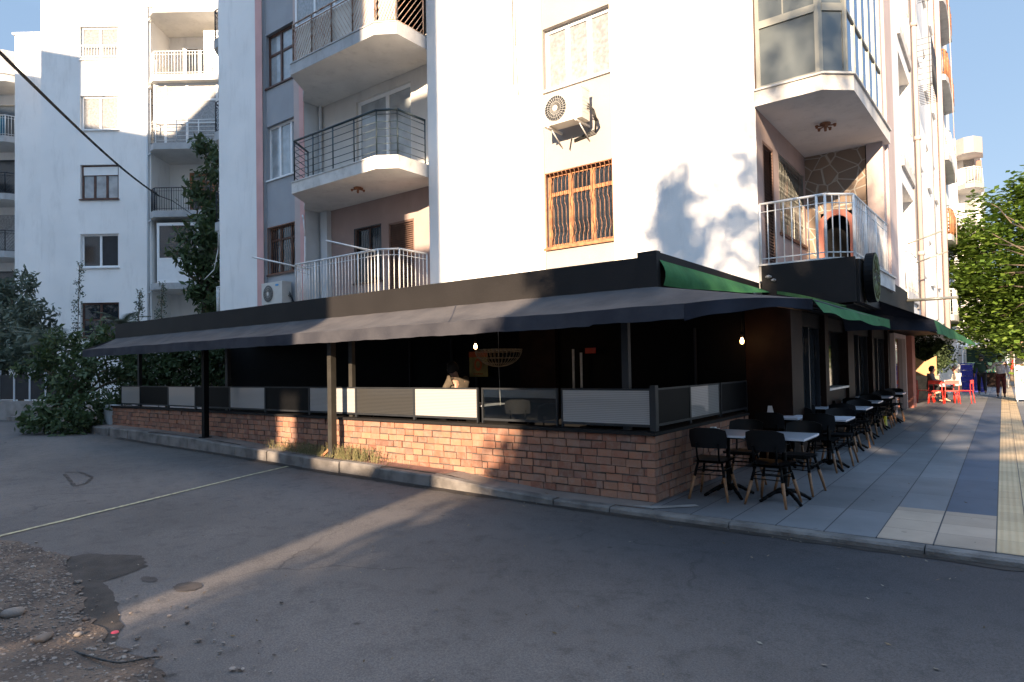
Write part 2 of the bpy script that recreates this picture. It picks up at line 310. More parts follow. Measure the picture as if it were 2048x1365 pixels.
W['mud'] = mat('silty_ground', (0.12, 0.083, 0.060), 0.9, col2=(0.045, 0.031, 0.024), scale=3, bump=1.0, bscale=50, detail=10)
W['stone'] = mat_attr('gravel_stone', [(0.07, 0.055, 0.05), (0.16, 0.13, 0.11), (0.26, 0.215, 0.18), (0.10, 0.075, 0.06), (0.20, 0.165, 0.14)], (0.10, 0.065, 0.045), 0.85, 0.4, 80, spots=0.6)
W['yline'] = mat('worn_yellow_paint', (0.42, 0.37, 0.22), 0.8, col2=(0.22, 0.19, 0.13), scale=20, detail=8)
W['rope'] = mat('black_cable', (0.02, 0.02, 0.02), 0.7)
W['red'] = mat('red_paint', (0.62, 0.030, 0.015), 0.4)
W['blue'] = mat('blue_plastic', (0.02, 0.03, 0.30), 0.45, var=0.15, scale=6)
W['skin'] = mat('skin', (0.48, 0.27, 0.19), 0.6)
W['hair'] = mat('dark_hair', (0.012, 0.009, 0.008), 0.7)
W['cgreen'] = mat('dark_green_cloth', (0.022, 0.06, 0.045), 0.9, var=0.2, scale=12)
W['cblack'] = mat('black_cloth', (0.015, 0.015, 0.018), 0.9, var=0.2, scale=12)
W['cwhite'] = mat('lilac_white_cloth', (0.55, 0.55, 0.66), 0.9, var=0.15, scale=9)
W['cmaroon'] = mat('maroon_cloth', (0.09, 0.018, 0.022), 0.9, var=0.2, scale=12)
W['cgrey'] = mat('grey_cloth', (0.17, 0.15, 0.14), 0.9, var=0.2, scale=12)
W['cwh'] = mat('cream_cloth', (0.70, 0.66, 0.58), 0.9, var=0.1, scale=12)
W['olive'] = mat('olive_shirt', (0.085, 0.065, 0.045), 0.9, var=0.2, scale=12)
W['shoe'] = mat('pale_shoe', (0.5, 0.5, 0.5), 0.6)
W['bulb'] = mat('glowing_bulb', (1, 0.7, 0.4), 0.3, emit=(1.0, 0.55, 0.22), estr=6)
W['tan'] = mat('tan_board', (0.46, 0.27, 0.13), 0.8, var=0.15, scale=3)
W['sandst'] = mat('pale_stone_wall', (0.46, 0.36, 0.25), 0.9, var=0.25, scale=5, bump=0.4)
W['coral'] = mat('coral_paint', (0.42, 0.15, 0.11), 0.7, var=0.15, scale=3)
W['signw'] = mat('white_board', (0.80, 0.80, 0.78), 0.5, var=0.03)
W['signg'] = mat('green_print', (0.03, 0.22, 0.12), 0.6)
W['yellowp'] = mat('yellow_plastic', (0.55, 0.45, 0.02), 0.4)
W['paleblue'] = mat('pale_blue_plaster', (0.55, 0.58, 0.60), 0.9, var=0.08, scale=2, stain=0.15)
W['stonecl'] = mat_stone_cladding()
W['blindw'] = mat_slats('white_slatted_panel', (0.37, 0.36, 0.35), 0.022, coat=0.8, depth=0.35)
W['blindb'] = mat_slats('black_slatted_panel', (0.045, 0.043, 0.040), 0.022, coat=0.5, depth=0.7)
W['asph'] = mat_asphalt()
W['tgrey'] = mat_tiles('blue_grey_slabs', (0.140, 0.139, 0.145), 0.43, 1.29, off=(0.09, 0))
W['tdark'] = mat_tiles('dark_blue_slabs', (0.065, 0.078, 0.108), 0.43, 1.29, off=(0.09, 0))
W['tbeige'] = mat_tiles('beige_small_tiles', (0.36, 0.27, 0.20), 0.43, 0.43, off=(0.09, 0.25))
W['tyel'] = mat_tiles('yellow_tactile_tiles', (0.46, 0.33, 0.19), 0.215, 0.43, off=(0.09, 0.25), joint=0.01, jcol=(0.12, 0.09, 0.06), ribs=0.054)

# ------------------------------------------------------------------ mesh builder
class MB:
    def __init__(s): s.v = []; s.f = []; s.m = []; s.r = []; s.sm = []
    def add(s, vs, fs, m=0, r=None, smooth=False):
        o = len(s.v); s.v += [tuple(map(float, p)) for p in vs]
        for f in fs:
            s.f.append([i+o for i in f]); s.m.append(m); s.r.append(random.random() if r is None else r); s.sm.append(smooth)
        return s
    def box(s, x0, x1, y0, y1, z0, z1, m=0, r=None):
        if x0 > x1: x0, x1 = x1, x0
        if y0 > y1: y0, y1 = y1, y0
        v = [(x0,y0,z0),(x1,y0,z0),(x1,y1,z0),(x0,y1,z0),(x0,y0,z1),(x1,y0,z1),(x1,y1,z1),(x0,y1,z1)]
        return s.add(v, [(0,3,2,1),(4,5,6,7),(0,1,5,4),(1,2,6,5),(2,3,7,6),(3,0,4,7)], m, r)
    def prism(s, pts, z0, z1, m=0, mt=None, mb=None):
        n = len(pts); a = sum(pts[i][0]*pts[(i+1)%n][1]-pts[(i+1)%n][0]*pts[i][1] for i in range(n))
        if a < 0: pts = pts[::-1]
        v = [(p[0], p[1], z0) for p in pts]+[(p[0], p[1], z1) for p in pts]
        s.add(v, [(i, (i+1)%n, n+(i+1)%n, n+i) for i in range(n)], m)
        o = len(s.v)-2*n
        s.f.append([o+n+i for i in range(n)]); s.m.append(m if mt is None else mt); s.r.append(.5); s.sm.append(False)
        s.f.append([o+n-1-i for i in range(n)]); s.m.append(m if mb is None else mb); s.r.append(.5); s.sm.append(False)
        return s
    def bar(s, a, b, r, m=0, n=6, r2=None, smooth=True, cap=True):
        a = Vector(a); b = Vector(b); d = b-a
        if d.length < 1e-6: return s
        z = d.normalized(); x = z.orthogonal().normalized(); y = z.cross(x); r2 = r if r2 is None else r2
        v = []
        for p, q in ((a, r), (b, r2)):
            for i in range(n):
                t = 2*math.pi*(i+.5)/n; v.append(p+x*math.cos(t)*q+y*math.sin(t)*q)
        s.add(v, [(i, (i+1)%n, n+(i+1)%n, n+i) for i in range(n)], m, None, smooth)
        if cap:
            o = len(s.v)-2*n
            for f in ([o+n-1-i for i in range(n)], [o+n+i for i in range(n)]): s.f.append(f); s.m.append(m); s.r.append(.5); s.sm.append(False)
        return s
    def tube(s, pts, r, m=0, n=6):
        for a, b in zip(pts, pts[1:]): s.bar(a, b, r, m, n, cap=True)
        return s
    def lathe(s, c, prof, m=0, n=14, smooth=True):
        v = []; 
        for (r, z) in prof:
            for i in range(n):
                t = 2*math.pi*i/n; v.append((c[0]+r*math.cos(t), c[1]+r*math.sin(t), c[2]+z))
        f = []
        for k in range(len(prof)-1):
            for i in range(n): f.append((k*n+i, k*n+(i+1)%n, (k+1)*n+(i+1)%n, (k+1)*n+i))
        return s.add(v, f, m, None, smooth)
    def grid(s, fn, nu, nv, m=0, smooth=True):
        v = [fn(i/nu, j/nv) for j in range(nv+1) for i in range(nu+1)]
        f = [(j*(nu+1)+i, j*(nu+1)+i+1, (j+1)*(nu+1)+i+1, (j+1)*(nu+1)+i) for j in range(nv) for i in range(nu)]
        return s.add(v, f, m, None, smooth)
    def quad(s, a, b, c, d, m=0): return s.add([a, b, c, d], [(0,1,2,3)], m)

ORIG = {}
def link(o, parent=None):
    C.objects.link(o)
    if parent is not None: o.parent = parent
    return o
def build(name, mb, mats, parent=None, label=None, cat=None, group=None, kind=None, origin=None):
    """one mesh object; verts are given in the frame of its thing and stored relative to the thing's origin"""
    o0 = ORIG.get(parent.name, (0, 0, 0)) if parent is not None else (origin or (0, 0, 0))
    me = bpy.data.meshes.new(name)
    v = np.array(mb.v) - np.array(o0)
    me.from_pydata(v.tolist(), [], mb.f)
    if not isinstance(mats, (list, tuple)): mats = [mats]
    for q in mats: me.materials.append(W[q])
    me.polygons.foreach_set('material_index', mb.m); me.polygons.foreach_set('use_smooth', mb.sm)
    at = me.attributes.new('rnd', 'FLOAT', 'FACE'); at.data.foreach_set('value', mb.r)
    me.update()
    o = link(bpy.data.objects.new(name, me), parent)
    ORIG[o.name] = o0
    if parent is None: o.location = o0
    if label and (cat or kind is None): o['label'] = label
    if cat: o['category'] = cat
    if group: o['group'] = group
    if kind: o['kind'] = kind
    return o
def thing(name, label, cat, loc=(0,0,0), rot=0.0, group=None):
    """Empty at the base; loc is given in the (possibly turned) frame"""
    o = bpy.data.objects.new(name, None); C.objects.link(o)
    c, s_ = math.cos(rot), math.sin(rot)
    o.location = (c*loc[0]-s_*loc[1], s_*loc[0]+c*loc[1], loc[2]); o.rotation_euler = (0, 0, rot)
    o['label'] = label; o['category'] = cat
    if group: o['group'] = group
    ORIG[o.name] = tuple(loc); return o
def copy_tree(o, parent=None):
    c = o.copy(); C.objects.link(c); c.parent = parent
    for ch in [k for k in bpy.data.objects if k.parent == o]: copy_tree(ch, c)
    return c
def clone(root, loc, rz, label=None, group=None):
    c = copy_tree(root); c.location = loc; c.rotation_euler = (0, 0, rz)
    if label: c['label'] = label
    if group: c['group'] = group
    return c

class Fr:
    """a wall frame: a runs along the wall, b goes into the wall, z up"""
    def __init__(s, o, u, n): s.o = o; s.u = u; s.n = n
    def p(s, a, b, z): return (s.o[0]+s.u[0]*a+s.n[0]*b, s.o[1]+s.u[1]*a+s.n[1]*b, z)
    def box(s, mb, a0, a1, b0, b1, z0, z1, m=0):
        v = [s.p(*q) for q in ((a0,b0,z0),(a1,b0,z0),(a1,b1,z0),(a0,b1,z0),(a0,b0,z1),(a1,b0,z1),(a1,b1,z1),(a0,b1,z1))]
        return mb.add(v, [(0,3,2,1),(4,5,6,7),(0,1,5,4),(1,2,6,5),(2,3,7,6),(3,0,4,7)], m)
    def wall(s, mb, a0, a1, z0, z1, ops=(), m=0, b=0.0, mr=None):
        A = sorted({a0, a1, *[q for o in ops for q in o[:2]]}); Z = sorted({z0, z1, *[q for o in ops for q in o[2:4]]})
        for i in range(len(A)-1):
            for j in range(len(Z)-1):
                ca, cz = (A[i]+A[i+1])/2, (Z[j]+Z[j+1])/2
                if any(o[0] < ca < o[1] and o[2] < cz < o[3] for o in ops): continue
                mb.quad(s.p(A[i],b,Z[j]), s.p(A[i+1],b,Z[j]), s.p(A[i+1],b,Z[j+1]), s.p(A[i],b,Z[j+1]), m)
        for o in ops:
            a, c, z, zz, d = o[:5]; q = m if mr is None else mr
            mb.quad(s.p(a,b,z), s.p(a,b+d,z), s.p(a,b+d,zz), s.p(a,b,zz), q); mb.quad(s.p(c,b,z), s.p(c,b,zz), s.p(c,b+d,zz), s.p(c,b+d,z), q)
            mb.quad(s.p(a,b,zz), s.p(a,b+d,zz), s.p(c,b+d,zz), s.p(c,b,zz), q); mb.quad(s.p(a,b,z), s.p(c,b,z), s.p(c,b+d,z), s.p(a,b+d,z), q)
        return mb
    def window(s, th, a0, a1, z0, z1, b, cols=2, rows=(), fm='pvc', gm='glassc', fw=0.06, name='window', sill=None, deps=None, grille=None, label=None, back=True):
        """cols: number or list of fractions; rows: fractions up; the frame is the part, the pane its sub-part"""
        f = MB()
        s.box(f, a0, a0+fw, b, b+.06, z0, z1); s.box(f, a1-fw, a1, b, b+.06, z0, z1)
        s.box(f, a0+fw, a1-fw, b, b+.06, z0, z0+fw); s.box(f, a0+fw, a1-fw, b, b+.06, z1-fw, z1)
        cs = [(i+1)/cols for i in range(cols-1)] if isinstance(cols, int) else list(cols)
        for c in cs:
            q = a0+(a1-a0)*c; s.box(f, q-fw*.6, q+fw*.6, b-.006, b+.055, z0+fw, z1-fw)
        for r_ in rows:
            q = z0+(z1-z0)*r_; s.box(f, a0+fw, a1-fw, b+.004, b+.05, q-fw*.5, q+fw*.5)
        if sill: s.box(f, a0-.05, a1+.05, -sill, b, z0-.05, z0-.002)
        w_ = build(name, f, fm, th, label=label)
        g = MB(); s.box(g, a0+fw*.5, a1-fw*.5, b+.028, b+.036, z0+fw*.5, z1-fw*.5); build('pane', g, gm, w_)
        if grille:
            gmb = MB(); gb = grille.get('b', b-.07); n = int((a1-a0)/grille.get('step', .085)); gr = grille.get('r', .006)
            s.box(gmb, a0, a1, gb-.008, gb+.008, z0, z0+.02); s.box(gmb, a0, a1, gb-.008, gb+.008, z1-.02, z1)
            s.box(gmb, a0, a0+.02, gb-.008, gb+.008, z0, z1); s.box(gmb, a1-.02, a1, gb-.008, gb+.008, z0, z1)
            H = z1-z0
            for k in range(1, n):
                a = a0+(a1-a0)*k/n; wv = grille.get('wave', .03)
                zs = [0, .12, .17, .24, .30, .52, .57, .64, .70, .88, .93, 1]; dx = [0, 0, 1, 1, 0, 0, -1, -1, 0, 0, 1, 0]
                if wv == 0: zs, dx = [0, 1], [0, 0]
                pts = [s.p(a+wv*q, gb, z0+H*t) for t, q in zip(zs, dx)]
                gmb.tube(pts, gr, 0, 4)
            build('grille', gmb, grille.get('m', 'rust'), w_)
        return w_

def railing(mb, path, z0, h, kind='bars', step=0.115, r=0.008, top=0.02, m=0, nh=5):
    L = [(Vector((*a, 0)), Vector((*b, 0))) for a, b in zip(path, path[1:])]
    for a, b in L:
        d = (b-a).length
        mb.bar((a.x,a.y,z0+h), (b.x,b.y,z0+h), top, m, 8)
        n = max(1, round(d/step))
        if kind == 'bars':
            mb.bar((a.x,a.y,z0+.09), (b.x,b.y,z0+.09), r*1.1, m, 6); mb.bar((a.x,a.y,z0+h-.13), (b.x,b.y,z0+h-.13), r*.9, m, 6)
            for k in range(n+1):
                p = a.lerp(b, k/n); big = (k % 7 == 0)
                mb.bar((p.x,p.y,z0), (p.x,p.y,z0+h), r*(2.2 if big else 1), m, 6)
        elif kind == 'horiz':
            for k in range(nh): 
                z = z0+.12+(h-.22)*k/(nh-1); mb.bar((a.x,a.y,z), (b.x,b.y,z), r, m, 6)
            n = max(1, round(d/.85))
            for k in range(n+1):
                p = a.lerp(b, k/n); mb.bar((p.x,p.y,z0), (p.x,p.y,z0+h), r*2.0, m, 6)
        elif kind == 'lattice':
            mb.bar((a.x,a.y,z0+.05), (b.x,b.y,z0+.05), r*1.5, m, 6); mb.bar((a.x,a.y,z0+h-.12), (b.x,b.y,z0+h-.12), r*1.5, m, 6)
            n = max(1, round(d/.72))
            for k in range(n):
                p, q = a.lerp(b, k/n), a.lerp(b, (k+1)/n); za, zb = z0+.05, z0+h-.12
                mb.bar((p.x,p.y,z0), (p.x,p.y,z0+h), r*2.4, m, 6); mb.bar((q.x,q.y,z0), (q.x,q.y,z0+h), r*2.4, m, 6)
                g = 7
                for t in range(-g, g+1):
                    t0 = t/g*1.0
                    for sgn in ((1,), (1, -1), (-1,))[k % 3]:
                        lo, hi = max(0, t0), min(1, t0+.7)
                        if hi-lo < .05: continue
                        s0, s1 = (lo-t0)/.7, (hi-t0)/.7
                        u0, u1 = (lo, hi) if sgn > 0 else (1-lo, 1-hi)
                        A, B_ = p.lerp(q, u0), p.lerp(q, u1)
                        mb.bar((A.x,A.y,za+(zb-za)*s0), (B_.x,B_.y,za+(zb-za)*s1), r*.8, m, 4, cap=False)
    return mb

# ------------------------------------------------------------------ ground
def rz(x, y):
    xs = [-80, -25, -19, -14.7, -11.6, -9.3, -6, -4.3, 60]; zs = [.57, .38, .31, .21, .17, .11, .07, .05, .05]
    return float(np.interp(x, xs, zs))*min(1, max(0, (y+1)/6.5))
def gz(x):
    return float(np.interp(x, [-60, -25, -17.7, -13, -10.5, -7.9, -6.1, -5.5, -4.6, 60], [.56, .5, .46, .42, .33, .27, .24, .18, .125, .12]))
XS = [-80, -50, -40, -30, -25, -22, -19, -16, -14.7, -13, -11.6, -10.5, -9.3, -8.4, -7.9, -7, -6.1, -5.5, -4.6, -4.3, -3.2, -2, 0, 5, 12, 30, 80]
mb = MB()
YS = [-60, -20, -8, -1, 0, 1, 2, 3, 4, 5, 5.5, 6, 6.47]
nx = len(XS)
mb.add([(x, y, rz(x, y)) for y in YS for x in XS], [(j*nx+i, j*nx+i+1, (j+1)*nx+i+1, (j+1)*nx+i) for j in range(len(YS)-1) for i in range(nx-1)], smooth=True)
build('road', mb, 'asph', kind='structure')
mb = MB()
mb.box(-400, 400, -400, 600, -1.2, -0.25)
build('ground', mb, 'pavedirty', kind='structure')
mb = MB(); YS2 = [6.585, 7.5, 9, 11, 14, 30, 60]
XL = [x for x in XS if x <= -3.2]; nl = len(XL)
mb.add([(x, y, gz(x)) for y in YS2 for x in XL], [(j*nl+i, j*nl+i+1, (j+1)*nl+i+1, (j+1)*nl+i) for j in range(len(YS2)-1) for i in range(nl-1)], smooth=True)
build('side_pavement', mb, 'pavedirty', kind='structure')
mb = MB()
mb.box(-3.2, 9, 6.60, 130, -0.2, 0.12)
build('pavement', mb, 'tgrey', kind='structure')
z = .124
for nm, m_, rects in (('dark_paving_strip', 'tdark', [(-.52, -.09, 8.1, 90), (0.77, 1.2, 8.1, 90)]), ('beige_paving', 'tbeige', [(-.95, -.09, 6.605, 8.1)]), ('tactile_paving', 'tyel', [(-.09, .34, 6.605, 90)])):
    mb = MB()
    for (a, b, c, d) in rects: mb.box(a, b, c, d, .1, z)
    build(nm, mb, m_, kind='structure')
# kerb stones
mb = MB(); x = 9.0
while x > -40:
    L_ = random.uniform(.75, 1.05) if x < -3 else random.uniform(1.2, 2.2)
    zt = gz(x-L_/2) + random.uniform(-.014, .012); dy = random.uniform(-.02, .014)
    zb = rz(x-L_/2, 6.4)-.2; w_ = .10 if x > -3 else .135
    if x > -3.3: zt = .116; dy *= .5
    t = .02; a, b, c, d = x-L_+.012, x, 6.455+dy, 6.455+.14+dy
    zl, zr = (gz(a)-gz((a+b)/2)), (gz(b)-gz((a+b)/2))
    if x > -3.3: zl = zr = 0
    mb.add([(a,c,zb),(b,c,zb),(b,d,zb),(a,d,zb),(a,c,zt+zl-t),(b,c,zt+zr-t),(b,d,zt+zr),(a,d,zt+zl),(a,c+t,zt+zl),(b,c+t,zt+zr)],
           [(0,1,5,4),(4,5,9,8),(8,9,6,7),(1,2,6,9,5),(0,4,8,7,3),(2,3,7,6)])
    x -= L_
build('kerb', mb, 'kerb', kind='structure')

def sheet(name, pts, m_, dz, jag=0.0, n=8, **kw):
    P = []
    for i in range(len(pts)):
        a, b = Vector(pts[i]), Vector(pts[(i+1) % len(pts)])
        for k in range(n):
            q = a.lerp(b, k/n); P.append((q.x+random.uniform(-jag, jag), q.y+random.uniform(-jag, jag)))
    mb = MB(); c = (sum(p[0] for p in P)/len(P), sum(p[1] for p in P)/len(P)); N = len(P)
    v = [(c[0], c[1], rz(*c)+dz)]+[(p[0], p[1], rz(*p)+dz) for p in P]
    mb.add(v, [(0, i+1, (i+1) % N+1) for i in range(N)])
    return build(name, mb, m_, kind='structure', **kw)
def gp(x, y): 
    q = on(x, y, 2, 0.0); return (q[0], q[1])
sheet('damp_patch', [gp(*p) for p in [(95,1128),(180,1118),(285,1122),(292,1142),(250,1160),(205,1168),(226,1195),(240,1228),(246,1268),(212,1305),(150,1285),(60,1250),(0,1190),(0,1130)]], 'wet', .004, .018, 6)
sheet('oil_stain', [(gp(375,1183)[0]+.11*math.cos(t)*1.2, gp(375,1183)[1]+.10*math.sin(t)) for t in np.linspace(0, 6.28, 9)[:-1]], 'oil', .004, .008, 4)
sheet('oil_stain', [(gp(298,1168)[0]+.09*math.cos(t)*1.2, gp(298,1168)[1]+.05*math.sin(t)) for t in np.linspace(0, 6.28, 9)[:-1]], 'oil', .004, .008, 4)
# yellow line across the road
a, b = np.array([*gp(0, 1083)]), np.array([-9.55, 6.40])
d = (b-a)/np.linalg.norm(b-a); a = a-d*3; nn = np.array([-d[1], d[0]])*.035; mb = MB(); N = 30
v = []; 
for k in range(N+1):
    q = a+(b-a)*k/N
    for s_ in (-1, 1):
        e = q+nn*s_*random.uniform(.75, 1.1); v.append((e[0], e[1], rz(e[0], e[1])+.008))
mb.add(v, [(2*k, 2*k+1, 2*k+3, 2*k+2) for k in range(N)])
build('yellow_road_line', mb, 'yline', kind='structure')
# dirt in the gutter
mb = MB(); N = 120; v = []
for k in range(N+1):
    x = 3-k*.16; wv = .05+.05*random.random()+(.05 if x < -5 else 0)
    v += [(x, 6.47, rz(x, 6.4)+.012), (x, 6.44-wv, rz(x, 6.4)+.005)]
mb.add(v, [(2*k, 2*k+2, 2*k+3, 2*k+1) for k in range(N)])
build('gutter_dirt', mb, 'wet', kind='structure')
# whitish mortar smear at the wall corner, broken pavement corner
sh = MB(); sh.add([(-3.35,6.62,.128),(-3.1,6.6,.128),(-2.72,6.98,.128),(-2.80,7.05,.128),(-3.02,6.83,.128)], [(0,1,2,3,4)]); build('cement_smear', sh, 'concrete', kind='structure')
# reddish concrete slabs on the side pavement
mb = MB(); mb.add([(x, y, gz(x)+.006) for y in (6.6, 6.88) for x in (-9.0,-7.9,-7,-6.2)], [(0,1,5,4),(1,2,6,5),(2,3,7,6)])
W['redpave'] = mat('red_dust_pavement', (0.24, 0.125, 0.095), 0.95, var=0.25, scale=4, bump=0.5, bscale=50)
build('red_paving', mb, 'redpave', kind='structure')

# gravel and mud at the left verge
def verge_in(x, y):  # bounded by the line from gp(0,1095) to gp(330,1365)
    pts = [gp(-250,1080), gp(40,1100), gp(150,1135), gp(165,1200), gp(190,1270), gp(235,1300), gp(300,1330), gp(330,1375), gp(380,1500)]
    for (x0, y0), (x1, y1) in zip(pts, pts[1:]):
        if (x1-x0)*(y-y0)-(y1-y0)*(x-x0) > 0 and x0 <= x <= x1: return False
    return True
edge = [gp(-300,1075), gp(40,1096), gp(130,1125), gp(160,1190), gp(180,1260), gp(235,1305), gp(290,1330), gp(320,1370), gp(420,1600)]
edge = edge + [(-3.2, -1.2), (-12, -1.2)]
sheet('muddy_verge', edge, 'mud', .012, .05, 7)
def in_poly(x, y, P):
    c = False; j = len(P)-1
    for i in range(len(P)):
        if (P[i][1] > y) != (P[j][1] > y) and x < (P[j][0]-P[i][0])*(y-P[i][1])/(P[j][1]-P[i][1])+P[i][0]: c = not c
        j = i
    return c
ICO = [(0,0,1)]+[(math.cos(t)*.89, math.sin(t)*.89, .45) for t in np.arange(5)*1.2566]+[(math.cos(t+.628)*.89, math.sin(t+.628)*.89, -.45) for t in np.arange(5)*1.2566]+[(0,0,-1)]
ICF = [(0,1+i,1+(i+1)%5) for i in range(5)]+[(1+i,6+i,1+(i+1)%5) for i in range(5)]+[(6+i,6+(i+1)%5,1+(i+1)%5) for i in range(5)]+[(11,6+(i+1)%5,6+i) for i in range(5)]
def pebble(mb, x, y, z, r, flat=.55, smooth=False):
    sx, sy, sz = r*random.uniform(.7,1.3), r*random.uniform(.7,1.3), r*flat*random.uniform(.7,1.2); t = random.uniform(0, 6.28); c, s_ = math.cos(t), math.sin(t)
    v = []
    for p in ICO:
        q = [p[0]*sx*random.uniform(.8,1.15), p[1]*sy*random.uniform(.8,1.15), p[2]*sz]
        v.append((x+c*q[0]-s_*q[1], y+s_*q[0]+c*q[1], z+q[2]))
    mb.add(v, ICF, 0, random.random(), smooth)
mb = MB(); cnt = 0
while cnt < 7000:
    x, y = random.uniform(-9, -3.2), random.uniform(.6, 2.6)
    if not in_poly(x, y, edge):
        if random.random() > .06 or y > 2.3: continue
    pebble(mb, x, y, rz(x, y)+.015, min(.030, .004+abs(random.gauss(0, .0065)))); cnt += 1
build('gravel', mb, 'stone', kind='stuff')
for (px_, py_, r_, lb) in ((25,1243,.075,'large pale rounded stone at the left edge of the gravel'), (88,1292,.06,'flat grey stone half buried in the gravel'), (172,1252,.035,'small sunlit tan stone at the tip of the gravel'), (158,1282,.03,'small pale stone beside the damp patch'), (563,1217,.016,'tiny grey pebble alone on the open asphalt')):
    q = gp(px_, py_); mb = MB(); pebble(mb, q[0], q[1], r_*.35+rz(*q)+.01, r_, .6, True)
    o = build('stone', mb, 'stone', label=lb, cat='stone', origin=(q[0], q[1], 0))
q = gp(230, 1274); mb = MB(); mb.lathe((q[0], q[1], .012), [(0,0),(.022,.002),(.026,.012),(.02,.022),(0,.024)], n=12)
W['pinkl'] = mat('pink_plastic', (0.6, 0.05, 0.08), 0.5)
build('bottle_cap', mb, 'pinkl', label='small pinkish red plastic cap lying by the damp patch', cat='litter', origin=(q[0], q[1], 0))
pts = []
for t in np.linspace(0, 1, 14):
    xx = 145+t*180; yy = 1312+38*math.sin(min(1, t*1.25)*math.pi*.62)-max(0, t-.5)*46
    q = gp(xx, yy); pts.append((q[0], q[1], .03+.03*math.sin(t*3.1)))
mb = MB(); mb.tube(pts, .006); build('wire', mb, 'rope', label='curved black wire lying over the gravel', cat='wire', origin=pts[0])
for (a_, b_, lb) in (((150,1250),(190,1275),'short bent twig beside the pinkish red cap'), ((270,1105),(305,1090),'thin straight twig on the asphalt above the damp patch')):
    p, q = gp(*a_), gp(*b_); mb = MB(); mb.tube([(p[0],p[1],.01), ((p[0]+q[0])/2,(p[1]+q[1])/2+.02,.02), (q[0],q[1],.01)], .004)
    build('twig', mb, 'bark', label=lb, cat='twig', origin=(p[0], p[1], 0))

mb = MB(); g_ = random.Random(21)
for _ in range(420):
    t_ = g_.random()
    if t_ < .45: x, y = g_.uniform(-20, 1.5), 6.42-abs(g_.gauss(0, .10)); z_ = rz(x, y)
    elif t_ < .6: x = g_.uniform(-17, -3.6); y = g_.uniform(6.62, 6.86); z_ = gz(x)
    elif t_ < .75: x, y = g_.uniform(-2.4, .6), g_.uniform(6.8, 22); z_ = .125
    else: x, y = g_.uniform(-8.5, 0), g_.uniform(1.2, 6.2); z_ = rz(x, y)
    s_ = g_.uniform(.008, .022); a_ = g_.uniform(0, 6.28); c_, d_ = math.cos(a_)*s_, math.sin(a_)*s_
    mb.add([(x-c_, y-d_, z_+.006), (x+d_*.5, y-c_*.5, z_+.010), (x+c_, y+d_, z_+.014), (x-d_*.5, y+c_*.5, z_+.007)], [(0,1,2,3)])
W['litter'] = mat_attr('fallen_leaf', [(0.05, 0.035, 0.02), (0.14, 0.09, 0.04), (0.22, 0.19, 0.15), (0.08, 0.05, 0.03)], (0.1, 0.07, 0.04), 0.9, 0)
build('leaf_litter', mb, 'litter', kind='stuff')
mb = MB(); P_ = [gp(130, 963), gp(160, 962), gp(185, 972), gp(172, 983), gp(150, 988), gp(128, 965)]
for a_, b_ in zip(P_, P_[1:]):
    d_ = np.array(b_)-np.array(a_); L_ = np.linalg.norm(d_); n_ = np.array([-d_[1], d_[0]])/L_*.035
    for k in range(4):
        p0_, p1_ = np.array(a_)+d_*k/4, np.array(a_)+d_*(k+.85)/4; w0, w1 = random.uniform(.4, 1), random.uniform(.4, 1)
        mb.add([(*(p0_-n_*w0), rz(*p0_)+.006), (*(p1_-n_*w1), rz(*p1_)+.006), (*(p1_+n_*w1), rz(*p1_)+.006), (*(p0_+n_*w0), rz(*p0_)+.006)], [(0,1,2,3)])
build('road_patch_mark', mb, 'oil', kind='structure')

# ------------------------------------------------------------------ main apartment building
YB = 10.8
def xa(px, py, y=YB): return float(on(px, py, 1, y)[0])
def za(px, py, y=YB): return float(on(px, py, 1, y)[2])
mbd = thing('apartment_building', 'white apartment block with balconies standing over the covered restaurant terrace', 'building', (-10, YB, 0))
A = Fr((0, YB), (1, 0), (0, 1))
X0, XG0, XG1, XJ, XR, XC0, XC1, XE = -19.74, -17.24, -15.70, -15.24, -10.50, -7.28, -5.72, -3.10
TOP = 19.5
# openings (x0, x1, z0, z1, depth)
rust = (-7.27, -5.74, 4.08, 5.60, .14); lace = (-7.27, -5.74, 7.28, 8.55, .14)
g_low = (-17.22, -15.72, 4.55, 5.95, .12); g_mid = (-17.22, -15.72, 7.35, 8.95, .12); g_up = (-17.22, -15.72, 10.1, 11.7, .12)
m = MB()
A.wall(m, X0, -17.6, 0, TOP, [], 0); A.wall(m, XR, XC0, 0, TOP, [], 0); A.wall(m, XC1+.16, XE, 0, TOP, [], 0)
# side and rear, roof, so that it is a closed block
m.quad((X0, YB, 0), (X0, YB, TOP), (X0, 24, TOP), (X0, 24, 0), 0)
m.quad((XE, 14.1, 3.2), (XE, 14.1, TOP), (XE, 14.12, TOP), (XE, 14.12, 3.2), 0)
m.box(X0+.02, -1.72, 14.2, 37.0, TOP-.25, TOP, 0); m.box(X0+.02, XE-.02, YB+.62, 14.2, TOP-.25, TOP, 0)
m.quad((X0, 24, 0), (X0, 24, TOP), (-1.7, 37, TOP), (-1.7, 37, 0), 0)
m.box(XJ+.001, XJ+.06, YB+.56, YB+.6, 6.4, TOP-.3, 0)
build('wall', m, 'white', mbd)
m = MB()
A.wall(m, -17.6, XG0, 0, TOP, [], 0, b=-.02); A.wall(m, -15.45, XJ, 0, TOP, [], 0, b=-.02); A.wall(m, XG1, -15.45, 0, TOP, [], 1, b=-.015)
m.quad((XJ, YB-.02, 0), (XJ, YB-.02, TOP), (XJ, YB, TOP), (XJ, YB, 0), 0)
build('pilaster', m, ['pink', 'pinkpale'], mbd)
m = MB(); Ag = Fr((0, YB+.10), (1, 0), (0, 1))
Ag.wall(m, XG0, XG1, 0, TOP, [g_low, g_mid, g_up], 0)
m.quad((XG0, YB, 0), (XG0, YB+.1, 0), (XG0, YB+.1, TOP), (XG0, YB, TOP), 0)
